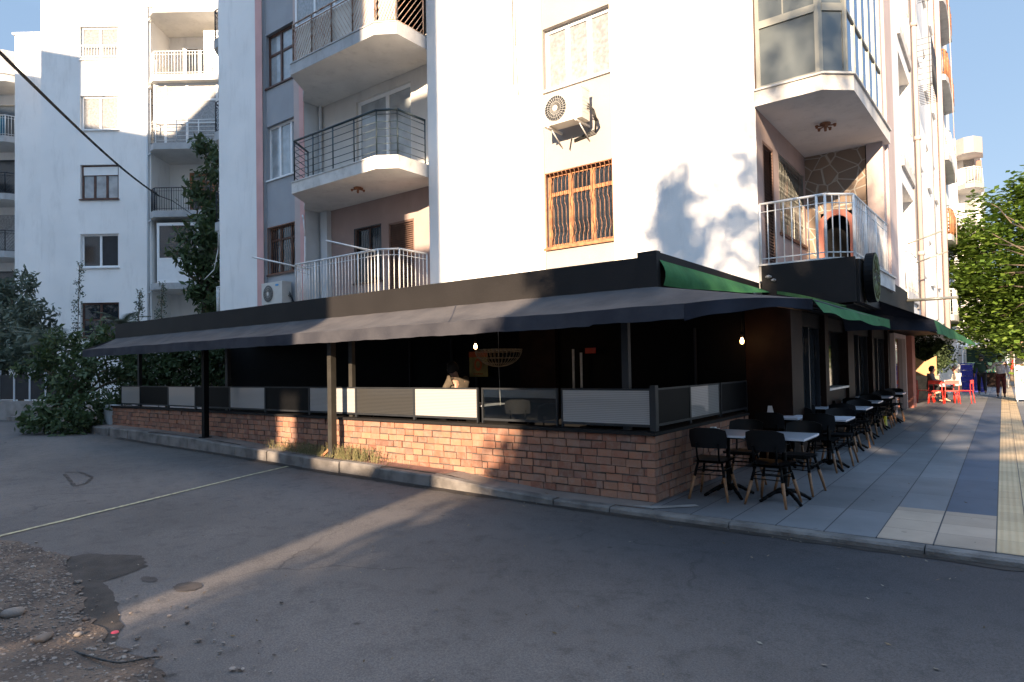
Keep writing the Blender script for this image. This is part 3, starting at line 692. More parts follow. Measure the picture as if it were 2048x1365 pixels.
build('grey_panel', m, 'grey', mbd)
m = MB(); Ac = Fr((0, YB+.04), (1, 0), (0, 1))
Ac.wall(m, XC0, XC1, 0, TOP, [rust, lace, (-7.27, -5.74, 10.3, 11.6, .14)], 0)
m.box(XC1, XC1+.16, YB-.012, YB+.1, 0, TOP, 1); m.box(XC0-.0, XC0+.008, YB-.01, YB+.05, 0, TOP, 1)
W['cream'] = mat('cream_strip', (0.80, 0.72, 0.55), 0.9, var=0.05)
build('beige_panel', m, ['beige', 'cream'], mbd)
# recess behind the balconies: jamb and back wall
m = MB(); J = Fr((XJ, YB), (0, 1), (-1, 0)); J.wall(m, 0, .55, 0, TOP, [], 0)
Ab = Fr((0, YB+.55), (1, 0), (0, 1))
def bx_(px): return xa(px, 300, YB+.55)
d2 = (bx_(713), bx_(823), 6.42, 8.92, .12); d3 = (bx_(713), bx_(823), 9.45, 11.9, .12)
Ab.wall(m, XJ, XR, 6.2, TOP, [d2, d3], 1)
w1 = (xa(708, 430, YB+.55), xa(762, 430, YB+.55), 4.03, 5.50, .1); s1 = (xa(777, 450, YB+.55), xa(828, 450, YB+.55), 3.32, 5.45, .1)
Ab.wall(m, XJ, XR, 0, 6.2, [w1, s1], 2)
m.quad((XR, YB, 0), (XR, YB, TOP), (XR, YB+.55, TOP), (XR, YB+.55, 0), 1)
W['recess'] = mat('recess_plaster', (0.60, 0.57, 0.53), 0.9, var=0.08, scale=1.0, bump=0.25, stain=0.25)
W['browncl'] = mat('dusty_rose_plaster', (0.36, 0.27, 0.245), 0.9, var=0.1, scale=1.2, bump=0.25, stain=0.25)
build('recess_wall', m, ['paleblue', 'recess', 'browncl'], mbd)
Ag.window(mbd, *g_mid[:4], .10, cols=[.36, .72], fm='pvc', gm='glassc', fw=.07, sill=.04)
Ag.window(mbd, *g_up[:4], .10, cols=[.42], rows=[.62], fm='brownf', gm='glassc', fw=.07, sill=.04, label='dark brown window in the upper grey panel')
Ag.window(mbd, *g_low[:4], .10, cols=[.35, .7], rows=[.72], fm='brownf', gm='glassd', fw=.06, sill=.04, grille=dict(b=.0, m='rust', step=.1, r=.007), label='brown grilled window in the lower grey panel')
Ac.window(mbd, *lace[:4], .11, cols=[.345, .67], fm='pvc', gm='glassw', fw=.08, sill=.05, label='white window with patterned lace curtains')
Ac.window(mbd, *rust[:4], .11, cols=[.345, .67], rows=[.72], fm='orangew', gm='glassd', fw=.075, sill=.05, grille=dict(b=.0, m='rust', step=.095, r=.0075, wave=.028), label='orange wooden window behind a rusty iron grille')
Ab.window(mbd, *d2[:4], .08, cols=[.55], fm='pvc', gm='glassc', fw=.09, name='balcony_door')
Ab.window(mbd, *w1[:4], .08, cols=[.5], fm='brownf', gm='glassd', fw=.05, sill=.04, grille=dict(b=.0, m='ironb', step=.09, r=.007), label='dark grilled window behind the lowest balcony')
def shutter(fr, a0, a1, z0, z1, b, th, name='shutter', label=None):
    q = MB(); fr.box(q, a0, a0+.05, b-.03, b+.03, z0, z1); fr.box(q, a1-.05, a1, b-.03, b+.03, z0, z1); fr.box(q, a0, a1, b-.031, b+.031, z1-.05, z1); fr.box(q, a0, a1, b-.031, b+.031, z0, z0+.06)
    n = int((z1-z0)/.055)
    for k in range(n):
        z = z0+.06+(z1-z0-.12)*k/n
        v = [fr.p(a0+.05, b-.028, z), fr.p(a1-.05, b-.028, z), fr.p(a1-.05, b+.012, z+.045), fr.p(a0+.05, b+.012, z+.045)]
        q.add(v, [(0,1,2,3)], 0)
    fr.box(q, a0+.05, a1-.05, b+.02, b+.028, z0+.05, z1-.05)
    return build(name, q, 'shutter', th, label=label)
shutter(Ab, *s1[:4], .04, mbd)
# balconies over the street
def bal_poly(yf=9.6): return [(-14.1, yf), (-10.95, yf), (-10.52, yf+.28), (-10.52, YB+.54), (XJ+.02, YB+.54), (XJ+.02, YB-.05), (-14.62, YB-.45)]
RP = [(-14.62+.12, YB-.42), (-14.06, 9.66), (-10.98, 9.66), (-10.58, 9.92), (-10.58, YB-.02)]
def ceiling_lamp(th, x, y, z):
    q = MB(); q.lathe((x, y, z), [(0, -.0), (.09, 0), (.09, -.02), (.03, -.05), (.02, -.14), (0, -.14)], 0, 12)
    for k in range(5):
        t = k*1.256; q.bar((x, y, z-.04), (x+.15*math.cos(t), y+.15*math.sin(t), z-.06), .012); q.lathe((x+.15*math.cos(t), y+.15*math.sin(t), z-.06), [(0, .03), (.03, .02), (.02, -.03), (0, -.03)], 0, 8)
    build('ceiling_lamp', q, 'rust', th)
for zt, sm, kind in ((3.30, 'slabw', 'bars'), (6.42, 'slabw', 'horiz'), (9.43, 'slab', 'lattice')):
    q = MB(); q.prism(bal_poly(), zt-.27, zt, 0, mb=1)
    q.prism([(p[0]+(.0 if p[1] > 10 else 0), p[1]-(.015 if p[1] < 10 else 0)) for p in bal_poly()], zt+.001, zt+.03, 0)
    sl_ = build('balcony_slab', q, [sm, 'soffit'], mbd)
    q = MB()
    if kind == 'bars':
        railing(q, RP, zt+.03, 1.04, 'bars', .115, .009, .022)
        q.bar((-11.05, 9.63, zt+1.03), (-11.95, 9.0, zt+1.30), .022); q.bar((-14.05, 9.63, zt+1.03), (-14.9, 9.0, zt+1.28), .022)
        build('railing', q, 'wrail', sl_)
    elif kind == 'horiz':
        railing(q, RP, zt+.03, 1.04, 'horiz', r=.009, top=.028, nh=6)
        build('railing', q, 'ironb', sl_); ceiling_lamp(sl_, -12.4, 10.3, zt-.27)
    else:
        railing(q, RP, zt+.03, 1.0, 'lattice', r=.009, top=.02)
        build('railing', q, 'rustcream', sl_)
        q = MB(); 
        for a_, b_ in zip(RP, RP[1:]):
            f_ = Fr((a_[0], a_[1]+.05), ((b_[0]-a_[0])/math.dist(a_, b_), (b_[1]-a_[1])/math.dist(a_, b_)), (0, 1)); L_ = math.dist(a_, b_)
            f_.box(q, .03, L_-.03, .02, .03, zt+.06, zt+.92)
        build('screen_sheet', q, 'creamsheet', sl_)
# glazed upper balcony
q = MB(); g = MB()
for a_, b_ in ((RP[1], RP[2]), (RP[2], RP[3]), (RP[3], RP[4])):
    L_ = math.dist(a_, b_); f_ = Fr((a_[0], a_[1]+.09), ((b_[0]-a_[0])/L_, (b_[1]-a_[1])/L_), (0, 1)); n = max(1, round(L_/.8))
    for k in range(n+1): f_.box(q, L_*k/n-.035, L_*k/n+.035, 0, .05, 10.36, 12.15)
    f_.box(q, 0, L_, -.004, .054, 10.36, 10.46); f_.box(q, 0, L_, -.004, .054, 12.05, 12.15); f_.box(g, 0, L_, .02, .03, 10.4, 12.1)
gl = build('balcony_glazing', q, 'pvc', mbd); build('pane', g, 'glassw', gl)
q = MB(); q.prism(bal_poly(), 12.18, 12.45, 0, mb=1); build('balcony_slab', q, ['slab', 'soffit'], mbd)
# downpipes
q = MB(); q.bar((XJ+.10, YB+.46, 2.9), (XJ+.10, YB+.46, TOP), .045); q.box(XJ+.16, XJ+.42, YB+.40, YB+.548, 2.9, 6.14)
build('downpipe', q, 'paleblue', mbd)
q = MB(); q.tube([(-15.28, YB-.06, 6.0), (-15.2, YB-.08, 5.86), (-15.15, YB-.07, 5.4), (-15.2, YB-.07, 3.2)], .022); build('drain_hose', q, 'wrail', mbd)
q = MB(); q.tube([(-7.98, YB-.03, 12), (-7.97, YB-.03, 8.6), (-7.99, YB-.03, 7.6)], .010); q.tube([(-7.89, YB-.03, 12), (-7.91, YB-.03, 8.4), (-7.86, YB-.03, 7.35)], .008); build('hanging_wire', q, 'aluf', mbd)
# left end balconies
for zb, m_, k_ in ((12.3, 'iron', 'lattice'), (9.26, 'iron', 'lattice'), (6.3, 'iron', 'horiz'), (3.2, 'wrail', 'bars')):
    q = MB(); P_ = [(X0-.01, 10.95), (X0-.55, 10.95), (X0-.98, 11.35), (X0-.98, 13.2), (X0-.01, 13.2)]
    q.prism(P_, zb, zb+.28, 0, mb=1); sl_ = build('balcony_slab', q, ['slab', 'soffit'], mbd)
    q = MB(); railing(q, [(X0-.02, 11.0), (X0-.55, 11.0), (X0-.93, 11.37), (X0-.93, 13.1)], zb+.28, 1.0, k_, .11, .009, .02); build('railing', q, m_, sl_)

# corner balconies at the notch
m = MB(); N1 = Fr((XE, YB), (0, 1), (-1, 0))
sd = (.34, .98, 3.33, 5.42, .08); gw = (1.32, 3.15, 4.02, 5.45, .10)
N1.wall(m, 0, 3.3, 3.2, TOP, [sd, gw], 0)
N2 = Fr((XE, 14.1), (1, 0), (0, 1)); arch = (.27, .85, 3.33, 4.66, .45)
N2.wall(m, 0, 1.12, 3.2, 6.0, [arch], 1, mr=2); N2.wall(m, 0, 1.12, 6.0, TOP, [], 3)
N2.box(m, arch[0], arch[1], .45, .47, 3.3, 4.7, 2)
build('notch_wall', m, ['browncl', 'stonecl', 'black', 'white'], mbd)
q = MB(); cx, rr = (arch[0]+arch[1])/2, (arch[1]-arch[0])/2; nA = 14; v = []
for i in range(nA+1):
    t = math.pi*i/nA
    for rad in (rr-.06, rr+.05):
        for b_ in (-.05, .03): v.append(N2.p(cx+rad*math.cos(t), b_, 4.36+rad*math.sin(t)))
q.add(v, [f for i in range(nA) for f in ((4*i, 4*i+2, 4*i+6, 4*i+4), (4*i+2, 4*i+3, 4*i+7, 4*i+6), (4*i, 4*i+4, 4*i+5, 4*i+1))], 0)
for s_ in (-1, 1): N2.box(q, cx+s_*rr-.055, cx+s_*rr+.055, -.05, .03, 3.33, 4.36)
N2.box(q, arch[0], arch[1], -.1, .3, 3.62, 3.70); build('arched_hearth', q, 'coral', mbd)
N1.window(mbd, *gw[:4], .08, cols=[.5], fm='brownf', gm='glassd', fw=.05, sill=.04, grille=dict(b=.02, m='aluf', step=.1, r=.007, wave=.02), label='long grilled window inside the corner balcony')
shutter(N1, *sd[:4], .03, mbd, 'louvred_door')
m = MB(); m.box(-1.98, -1.70, 14.02, 14.35, 3.2, TOP, 0); m.box(-2.0, -1.98, 14.05, 14.1, 3.3, 5.85, 1)  # thin black strip left of the column draws its shadow as paint
build('corner_column', m, ['pinkpale', 'black'], mbd)
NP = [(XE+.002, YB-.06), (-2.08, YB-.06), (-1.70, YB+.28), (-1.60, 14.3), (XE+.002, 14.3)]
for zt in (3.28, 6.13, 9.25, 12.35):
    q = MB(); q.prism(NP, zt-.27, zt-.03, 0, mb=1); q.prism([(p[0]+(.03 if p[0] > -3 else 0), p[1]-(.03 if p[1] < 12 else 0)) for p in NP], zt-.029, zt, 0)
    sl_ = build('balcony_slab', q, ['slabw', 'soffit'], mbd)
    if zt == 3.28:
        q = MB(); railing(q, [(XE+.03, YB-.02), (-2.10, YB-.02), (-1.76, YB+.28), (-1.68, 14.0)], zt, .98, 'bars', .125, .009, .02); build('railing', q, 'wrail', sl_)
    if zt == 6.13: ceiling_lamp(sl_, -2.35, 12.3, zt-.27)
for z0, z1 in ((6.13, 8.98), (9.25, 12.08)):
    fr_, lo, rt = MB(), MB(), MB()
    GP = [(XE+.03, YB), (-2.12, YB), (-1.78, YB+.29), (-1.69, 14.0)]
    for i, (a_, b_) in enumerate(zip(GP, GP[1:])):
        L_ = math.dist(a_, b_); f_ = Fr(a_, ((b_[0]-a_[0])/L_, (b_[1]-a_[1])/L_), (-(b_[1]-a_[1])/L_, (b_[0]-a_[0])/L_))
        f_.box(fr_, 0, L_, 0, .05, z0, z0+.06 if i < 2 else z0+.02); f_.box(fr_, 0, L_, 0, .05, z1-.08, z1)
        if i < 2:
            f_.box(fr_, 0, .06, .002, .052, z0+.06, z1-.08); f_.box(fr_, L_-.06, L_, .002, .052, z0+.06, z1-.08)
            f_.box(fr_, .06, L_-.06, -.006, .056, z0+1.0, z0+1.12)
            if i == 0: f_.box(fr_, .42, .44, .004, .05, z0+1.12, z1-.08)
            f_.box(lo, .03, L_-.03, .02, .03, z0+.04, z1-.04)
        else:
            f_.box(fr_, 0, L_, -.004, .05, z0+1.02, z0+1.06)
            for k in range(6): f_.box(fr_, L_*k/5-.012, L_*k/5+.012, -.008, .05, z0, z1-.08)
            f_.box(rt, .01, L_-.01, .02, .03, z0+.02, z1-.04)
    g_ = build('balcony_glazing', fr_, 'aluf', mbd); build('pane', lo, 'film', g_); build('pane', rt, 'mirror', g_, label='sky-reflecting glass on the street side')
# broken plaster lump at the notch foot
q = MB()
for _ in range(4): pebble(q, random.uniform(-3.2, -2.85), YB-.10+random.uniform(-.04, .03), 3.0+random.uniform(0, .07), .05, .7)
build('plaster_lump', q, 'concrete', mbd)

# street side wall of the building (faces +x)
V = Fr((-1.70, 14.1), (0, 1), (-1, 0)); m = MB(); ops = []; wins = []
for k in range(5):
    zb = 3.28+3.02*k
    ops.append((2.9, 5.2, zb, zb+2.45, .9)); 
    for (a0, a1, h0, h1) in ((6.4, 7.5, .75, 2.1), (9.6, 10.5, .75, 2.1), (12.3, 13.1, .9, 2.1), (19.6, 20.9, .75, 2.1)):
        ops.append((a0, a1, zb+h0, zb+h1, .22)); wins.append((a0, a1, zb+h0, zb+h1))
V.wall(m, .25, 22.9, 2.6, TOP, ops, 0)
build('street_wall', m, 'white', mbd)
m = MB(); V.box(m, .25, 1.3, -.05, 0, 3.2, TOP, 0); V.box(m, 5.25, 5.75, -.03, 0, 3.0, TOP, 1); V.box(m, 11.2, 11.7, -.05, 0, 3.0, TOP, 1); V.box(m, 14.2, 15.0, -.06, 0, 3.0, TOP, 0)
build('pilaster', m, ['pinkpale', 'beige'], mbd)
for wv in wins: V.window(mbd, *wv, .18, cols=2, fm='pvc', gm='glassc', fw=.05, sill=.07)
for k in range(5):
    zb = 3.28+3.02*k
    q = MB(); V.box(q, 2.85, 5.22, -.06, .88, zb-.2, zb, 0); V.box(q, 2.92, 5.18, .89, .9, zb, zb+2.45, 1)
    sl_ = build('balcony_slab', q, ['slabw', 'recess'], mbd)
    q = MB(); railing(q, [(-1.66, 14.1+2.9), (-1.66, 14.1+5.15)], zb, .95, 'bars', .09, .012, .02); build('railing', q, 'wrail', sl_)
for k, mt in zip(range(5), ('wrail', 'orangew', 'wrail', 'orangew', 'rust')):
    zb = 3.15+3.02*k
    q = MB(); q.prism([(-1.70, 29.0), (-1.40, 29.2), (-1.33, 29.7), (-1.33, 33.3), (-1.70, 33.5)], zb, zb+.22, 0); sl_ = build('balcony_slab', q, ['slab'], mbd)
    q = MB(); railing(q, [(-1.68, 29.05), (-1.42, 29.25), (-1.36, 29.7), (-1.36, 33.3)], zb+.22, .95, 'bars', .1, .02 if mt != 'wrail' else .012, .03)
    if mt == 'orangew': q.box(-1.35, -1.335, 29.7, 33.3, zb+.3, zb+1.1)
    build('railing', q, mt, sl_)
q = MB(); q.bar((-1.60, 19.75, 2.8), (-1.60, 19.75, TOP), .06)
for zz in (4.4, 7.4, 10.4): q.bar((-1.60, 19.75, zz), (-1.60, 19.75, zz+.1), .085)
build('downpipe', q, 'pinkpale', mbd)
q = MB(); q.bar((-1.55, 28.2, 2.8), (-1.55, 28.2, TOP), .09); q.tube([(-1.25, 29.5, 16), (-1.2, 29.3, 9), (-1.25, 29.4, 6)], .015); build('downpipe', q, 'pinkpale', mbd)
# hanging racks and window cages high on the street side
for zz in (9.1, 12.1):
    q = MB()
    for k in range(12): q.bar((-1.68, 20.6+k*.14, zz), (-1.28, 20.6+k*.14, zz), .008, n=4); q.bar((-1.28, 20.6+k*.14, zz), (-1.28, 20.6+k*.14, zz+1.3), .008, n=4)
    for k in range(9): q.bar((-1.28, 20.6, zz+k*.16), (-1.28, 22.2, zz+k*.16), .008, n=4); q.bar((-1.68, 20.6, zz+k*.16), (-1.28, 20.6, zz+k*.16), .006, n=4)
    build('window_cage', q, 'iron', mbd)
for yy, zz in ((16.6, 4.35), (18.4, 4.15)):
    q = MB(); q.bar((-1.6, yy, zz-.1), (-.95, yy, zz+.1), .018); build('drying_arm', q, 'aluf', mbd)
q = MB(); q.bar((-1.66, 16.8, 3.02), (-.72, 16.8, 3.02), .035); build('bracket_arm', q, 'aluf', mbd)

# ground floor restaurant front
m = MB()
m.box(-15.2, -3.3, 10.66, 10.78, 0, 2.95, 0)               # wall behind the terrace
m.box(-3.3, -2.6, 10.60, 10.85, .1, 2.62, 1)              # wooden pier
m.box(-2.75, -2.6, 10.85, 11.3, .1, 2.62, 1)
m.box(-2.9, -2.68, 11.3, 27.0, .1, .45, 1); m.box(-2.9, -2.68, 11.3, 27.0, 2.3, 2.55, 0)
for y0, y1 in ((13.0, 13.3), (15.2, 15.9), (18.4, 18.7), (21.2, 21.6)): m.box(-2.92, -2.6, y0, y1, .1, 2.55, 1)
m.box(-2.92, -2.66, 13.3, 15.2, .1, 1.15, 1); m.box(-2.92, -2.60, 13.25, 15.25, 1.15, 1.19, 2)
m.box(-4.2, -4.1, 10.8, 27, .1, 2.55, 0)
m.box(-3.3, -1.76, 10.86, 27.0, 2.56, 2.62, 0)
rf = build('restaurant_front', m, ['black', 'wood', 'wrail'], mbd)
g = MB()
for y0, y1 in ((11.3, 13.0), (13.3, 15.2), (15.9, 18.4), (18.7, 21.2)): g.box(-2.78, -2.77, y0, y1, .45 if y0 != 13.3 else 1.2, 2.3)
build('pane', g, 'glassd', rf)
for yy in (11.34, 12.2, 12.96, 16.0, 17.1, 18.3, 18.8, 20, 21.1):
    g = MB(); g.box(-2.765, -2.70, yy-.03, yy+.03, .45, 2.3); build('mullion', g, 'dgrey', rf)
m = MB(); m.box(-3.04, -1.70, YB-.12, YB-.04, 2.58, 3.25, 0); m.box(-1.76, -1.66, YB-.04, 18.2, 2.58, 3.22, 0)
m.box(-2.9, -2.8, 10.3, 10.4, 2.6, 2.7, 0)
build('sign_fascia', m, 'charc', mbd)
# round sign
rs = thing('round_sign', 'round dark olive sign fixed edge-on to the corner above the side awning', 'sign', (-1.5, 11.25, 2.95))
m = MB(); v = []; nn_ = 32
for x_ in (-1.62, -1.50):
    for i in range(nn_): t = 2*math.pi*i/nn_; v.append((x_, 11.25+.38*math.cos(t), 2.97+.38*math.sin(t)))
m.add(v, [(i, (i+1) % nn_, nn_+(i+1) % nn_, nn_+i) for i in range(nn_)]+[tuple(range(nn_, 2*nn_)), tuple(range(nn_-1, -1, -1))])
build('sign_drum', m, 'black', rs)
m = MB()
def ringx(mb, cy_, cz_, r0, r1, x_, n=30, sy=1.0):
    v = []
    for i in range(n):
        t = 2*math.pi*i/n
        for r_ in (r0, r1): v.append((x_, cy_+r_*math.cos(t)*sy, cz_+r_*math.sin(t)))
    mb.add(v, [(2*i, 2*i+1, (2*i+3) % (2*n), (2*i+2) % (2*n)) for i in range(n)], 0)
ringx(m, 11.25, 2.97, .33, .37, -1.496); ringx(m, 11.25, 2.97, .10, .13, -1.496); ringx(m, 11.25, 2.97, .24, .27, -1.496)
for k in range(12):
    t = k*math.pi/6; m.bar((-1.496, 11.25+.13*math.cos(t), 2.97+.13*math.sin(t)), (-1.496, 11.25+.33*math.cos(t+.2), 2.97+.33*math.sin(t+.2)), .012, n=4)
W['olivep'] = mat('olive_print', (0.13, 0.14, 0.05), 0.7, var=0.2, scale=20)
build('sign_pattern', m, 'olivep', rs)

# air conditioners
def ac_unit(x0, x1, yf, z0, z1, label, badge=False, brackets=True):
    t = thing('air_conditioner', label, 'air conditioner', ((x0+x1)/2, yf, z0), group=None)
    d = .30; m = MB(); m.box(x0, x1, yf, yf+d, z0, z1); m.box(x0-.006, x1+.006, yf-.004, yf+d+.004, z1-.03, z1+.012)
    for k in range(5): m.box(x1, x1+.004, yf+.05, yf+.24, z0+.12+k*.07, z0+.14+k*.07)
    bd = build('casing', m, 'acw', t)
    cx, cz, r = x0+(x1-x0)*.34, (z0+z1)/2-.0, (z1-z0)*.40
    m = MB(); n = 28; v = [(cx, yf-.008, cz)]+[(cx+r*math.cos(2*math.pi*i/n), yf-.008, cz+r*math.sin(2*math.pi*i/n)) for i in range(n)]
    m.add(v, [(0, 1+(i+1) % n, 1+i) for i in range(n)], 0)
    fn = build('fan_opening', m, 'dgrey', t)
    m = MB()
    for i in range(26):
        a_ = 2*math.pi*i/26; m.bar((cx+.05*math.cos(a_), yf-.016, cz+.05*math.sin(a_)), (cx+r*math.cos(a_+.35), yf-.016, cz+r*math.sin(a_+.35)), .0035, n=4)
    for rr_ in (.5, .75, 1.0):
        m.tube([(cx+r*rr_*math.cos(2*math.pi*i/20), yf-.018, cz+r*rr_*math.sin(2*math.pi*i/20)) for i in range(21)], .003, n=4)
    m.lathe((cx, yf-.02, cz), [(0, 0)], 0, 8) if False else None
    v = [(cx+.055*math.cos(2*math.pi*i/16), yf-.024, cz+.055*math.sin(2*math.pi*i/16)) for i in range(16)]; m.add(v, [tuple(range(15, -1, -1))], 0)
    build('fan_grille', m, 'acw', t)
    if badge:
        m = MB(); m.box(x0+(x1-x0)*.70, x0+(x1-x0)*.84, yf-.012, yf-.005, z1-.11, z1-.06)
        W['cyanb'] = mat('cyan_badge', (0.03, 0.30, 0.62), 0.4); build('badge', m, 'cyanb', t)
    if brackets:
        m = MB()
        for xx in (x0+.12, x1-.12):
            m.box(xx-.018, xx+.018, yf-.02, YB+.03, z0-.045, z0-.006); m.bar((xx, yf+.08, z0-.03), (xx, YB+.03, z0-.30), .014, n=4)
        build('bracket', m, 'slabw', t)
        m = MB()
        for k in range(3): m.tube([(x1+.002, yf+.2+.02*k, z0+.22+.05*k), (x1+.10+.02*k, yf+.22, z0+.16), (x1+.12+.02*k, yf+.3, z0-.03), (x1+.02, YB, z0-.12-.03*k), (x0+.4, YB+.02, z0-.20-.02*k)], .011)
        m.tube([(x0+.35, YB, z0-.15), (x0+.3, YB, z0-.38)], .009)
        build('hose', m, 'rope', t)
    return t
ac_unit(-6.96, -6.10, 10.34, 6.33, 6.93, 'white air conditioner on brackets under the patterned lace window', False, True)
ac_unit(-16.95, -15.95, 10.52, 3.62, 4.22, 'white air conditioner with a blue badge below the brown grilled window', True, True)

# ------------------------------------------------------------------ buildings on the left
def turned(name, label, cat, u, D, z=0.0): return thing(name, label, cat, (u, D, z), R(37.1))
LB = turned('apartment_building', 'tall white apartment block on the left with one column of windows', 'building', -17, 27.0)
GZ = .3
Lf = Fr((0, 27.0), (1, 0), (0, 1)); LT = 19.6
zw = [(15.0, 16.4), (12.0, 13.45), (9.07, 10.52), (6.20, 7.6), (3.3, 4.72)]
m = MB(); ops = [(-17.97, -16.36, a_, b_, .14) for a_, b_ in zw]
Lf.wall(m, -19.62, -15.0, 0, LT, ops, 0)
m.quad((-19.62, 27, 0), (-19.62, 27, LT), (-19.62, 38, LT), (-19.62, 38, 0), 0)
m.box(-19.6, -10.6, 27.02, 38, LT-.2, LT, 0)
build('wall', m, 'whiteL', LB)
for i, (a_, b_) in enumerate(zw):
    fm = 'brownf' if i == 2 else 'pvc'; gm = ('glassw', 'glassw', 'glassc', 'glassd', 'glassd')[i]
    if i == 4: fm = 'brownf'
    w_ = Lf.window(LB, -17.95, -16.38, a_, b_, .10, cols=[.5] if i not in (2,) else [.34, .67], rows=[.72] if i == 2 else ([.5] if i == 4 else ()), fm=fm, gm=gm, fw=.075, sill=.06)
    if i == 0:
        q = MB(); Lf.box(q, -17.97, -16.36, -.04, -.02, 15.55, 15.59); Lf.box(q, -17.97, -16.36, -.04, -.02, 15.08, 15.12)
        for k in range(14): Lf.box(q, -17.95+k*.12, -17.935+k*.12, -.038, -.022, 15.1, 15.55)
        build('window_rail', q, 'wrail', w_)
    if i == 2: q = MB(); Lf.box(q, -17.88, -16.45, .09, .1, 10.1, 10.45); build('blind', q, 'signw', w_)
    if i == 3: q = MB(); Lf.box(q, -17.1, -16.47, .115, .125, 6.28, 7.52); build('fly_screen', q, 'dgrey', w_)
# recessed balcony column of that block
m = MB(); x0, x1 = -15.0, -10.6
Lb = Fr((0, 28.5), (1, 0), (0, 1)); J2 = Fr((x0, 27.0), (0, 1), (-1, 0))
m.quad((x0, 27, 0), (x0, 28.5, 0), (x0, 28.5, LT), (x0, 27, LT), 0)
Lb.wall(m, x0, x1, 0, LT, [], 0); m.quad((x1, 26.8, 0), (x1, 26.8, LT), (x1, 38, LT), (x1, 38, 0), 0)
build('recess_wall', m, 'whiteL', LB)
slz = [2.55, 5.42, 8.40, 11.20, 14.05, 16.9]
for i, zz in enumerate(slz):
    q = MB(); q.prism([(x0-.02, 27.3), (x0+.1, 26.75), (x0+.4, 26.45), (-10.9, 26.45), (x1, 26.9), (x1, 28.49), (x0-.02, 28.49)], zz-.26, zz, 0, mb=1)
    sl_ = build('balcony_slab', q, ['slabw' if i >= 4 else 'slab', 'soffit'], LB)
    P_ = [(x0+.12, 27.2), (x0+.12, 26.8), (x0+.42, 26.5), (-10.92, 26.5)]
    if i in (0, 1): 
        q = MB(); g = MB()
        if i == 1:
            Lg = Fr((0, 26.6), (1, 0), (0, 1)); Lg.box(q, x0+.45, -11, 0, .06, zz, zz+.95)
            Lg.box(q, x0+.45, x0+.55, -.004, .064, zz+.95, zz+2.5); Lg.box(q, -12.9, -12.8, -.004, .064, zz+.95, zz+2.5); Lg.box(q, x0+.55, -11, -.004, .064, zz+2.38, zz+2.5); Lg.box(q, x0+.55, -11, -.004, .064, zz+.95, zz+1.05)
            q.quad((x0+.12, 27.25, zz), (x0+.45, 26.6, zz), (x0+.45, 26.6, zz+2.5), (x0+.12, 27.25, zz+2.5)); Lg.box(g, x0+.5, -11, .02, .03, zz+1, zz+2.4)
            g_ = build('balcony_glazing', q, 'pvc', LB); build('pane', g, 'glassd', g_)
    elif i == 2: q = MB(); railing(q, P_, zz, .95, 'bars', .1, .009, .02); build('railing', q, 'iron', sl_)
    elif i == 3:
        q = MB(); railing(q, P_, zz, .95, 'horiz', r=.012, top=.02, nh=5); build('railing', q, 'wrail', sl_)
        q = MB(); g = MB(); Lg = Fr((0, 26.75), (1, 0), (0, 1))
        for a_ in (x0+.3, x0+.75, -13.35, -12.1, -11.0): Lg.box(q, a_-.05, a_+.05, 0, .06, zz, zz+2.55)
        for z_ in (zz+.0, zz+1.85, zz+2.5): Lg.box(q, x0+.3, -11, -.004, .064, z_, z_+.09)
        Lg.box(q, x0+.8, -12.1, -.002, .05, zz+.9, zz+.95); Lg.box(g, x0+.3, -11, .02, .03, zz, zz+2.55)
        g_ = build('balcony_glazing', q, 'pvc', LB); build('pane', g, 'glassw', g_)
    elif i == 4: q = MB(); railing(q, P_, zz, .98, 'bars', .12, .012, .02); build('railing', q, 'wrail', sl_)
    elif i == 5: q = MB(); q.box(x0+.1, x1, 26.45, 26.55, zz, zz+1.0); build('parapet', q, 'whiteL', sl_)
Lb.window(LB, -14.1, -12.95, 8.42, 10.55, -.05, cols=[.5], rows=[.78], fm='orangew', gm='glassd', fw=.14, name='balcony_door', label='orange wooden balcony door')
Lb.window(LB, -14.3, -12.95, 14.1, 16.2, -.05, cols=[.5], fm='pvc', gm='glassd', fw=.1, name='balcony_door')
Lb.window(LB, -13.6, -12.3, 2.6, 4.6, -.05, cols=[.5], fm='dgrey', gm='glassd', fw=.1, name='balcony_door')
q = MB(); Lf.box(q, -12.9, -11.2, .3, .4, 14.1, 16.3); build('pvc_partition', q, 'pvc', LB)
q = MB(); q.bar((-15.1, 26.94, .3), (-15.1, 26.94, LT), .05)
for z_ in slz: q.tube([(-15.1, 26.94, z_-.35), (-14.9, 26.85, z_-.3)], .035)
q.tube([(-15.9, 26.97, 19), (-15.75, 26.97, 17), (-15.9, 26.97, 14.6)], .012); q.tube([(-15.7, 26.97, 19), (-15.6, 26.97, 16)], .012)
build('downpipe', q, 'paleblue', LB)
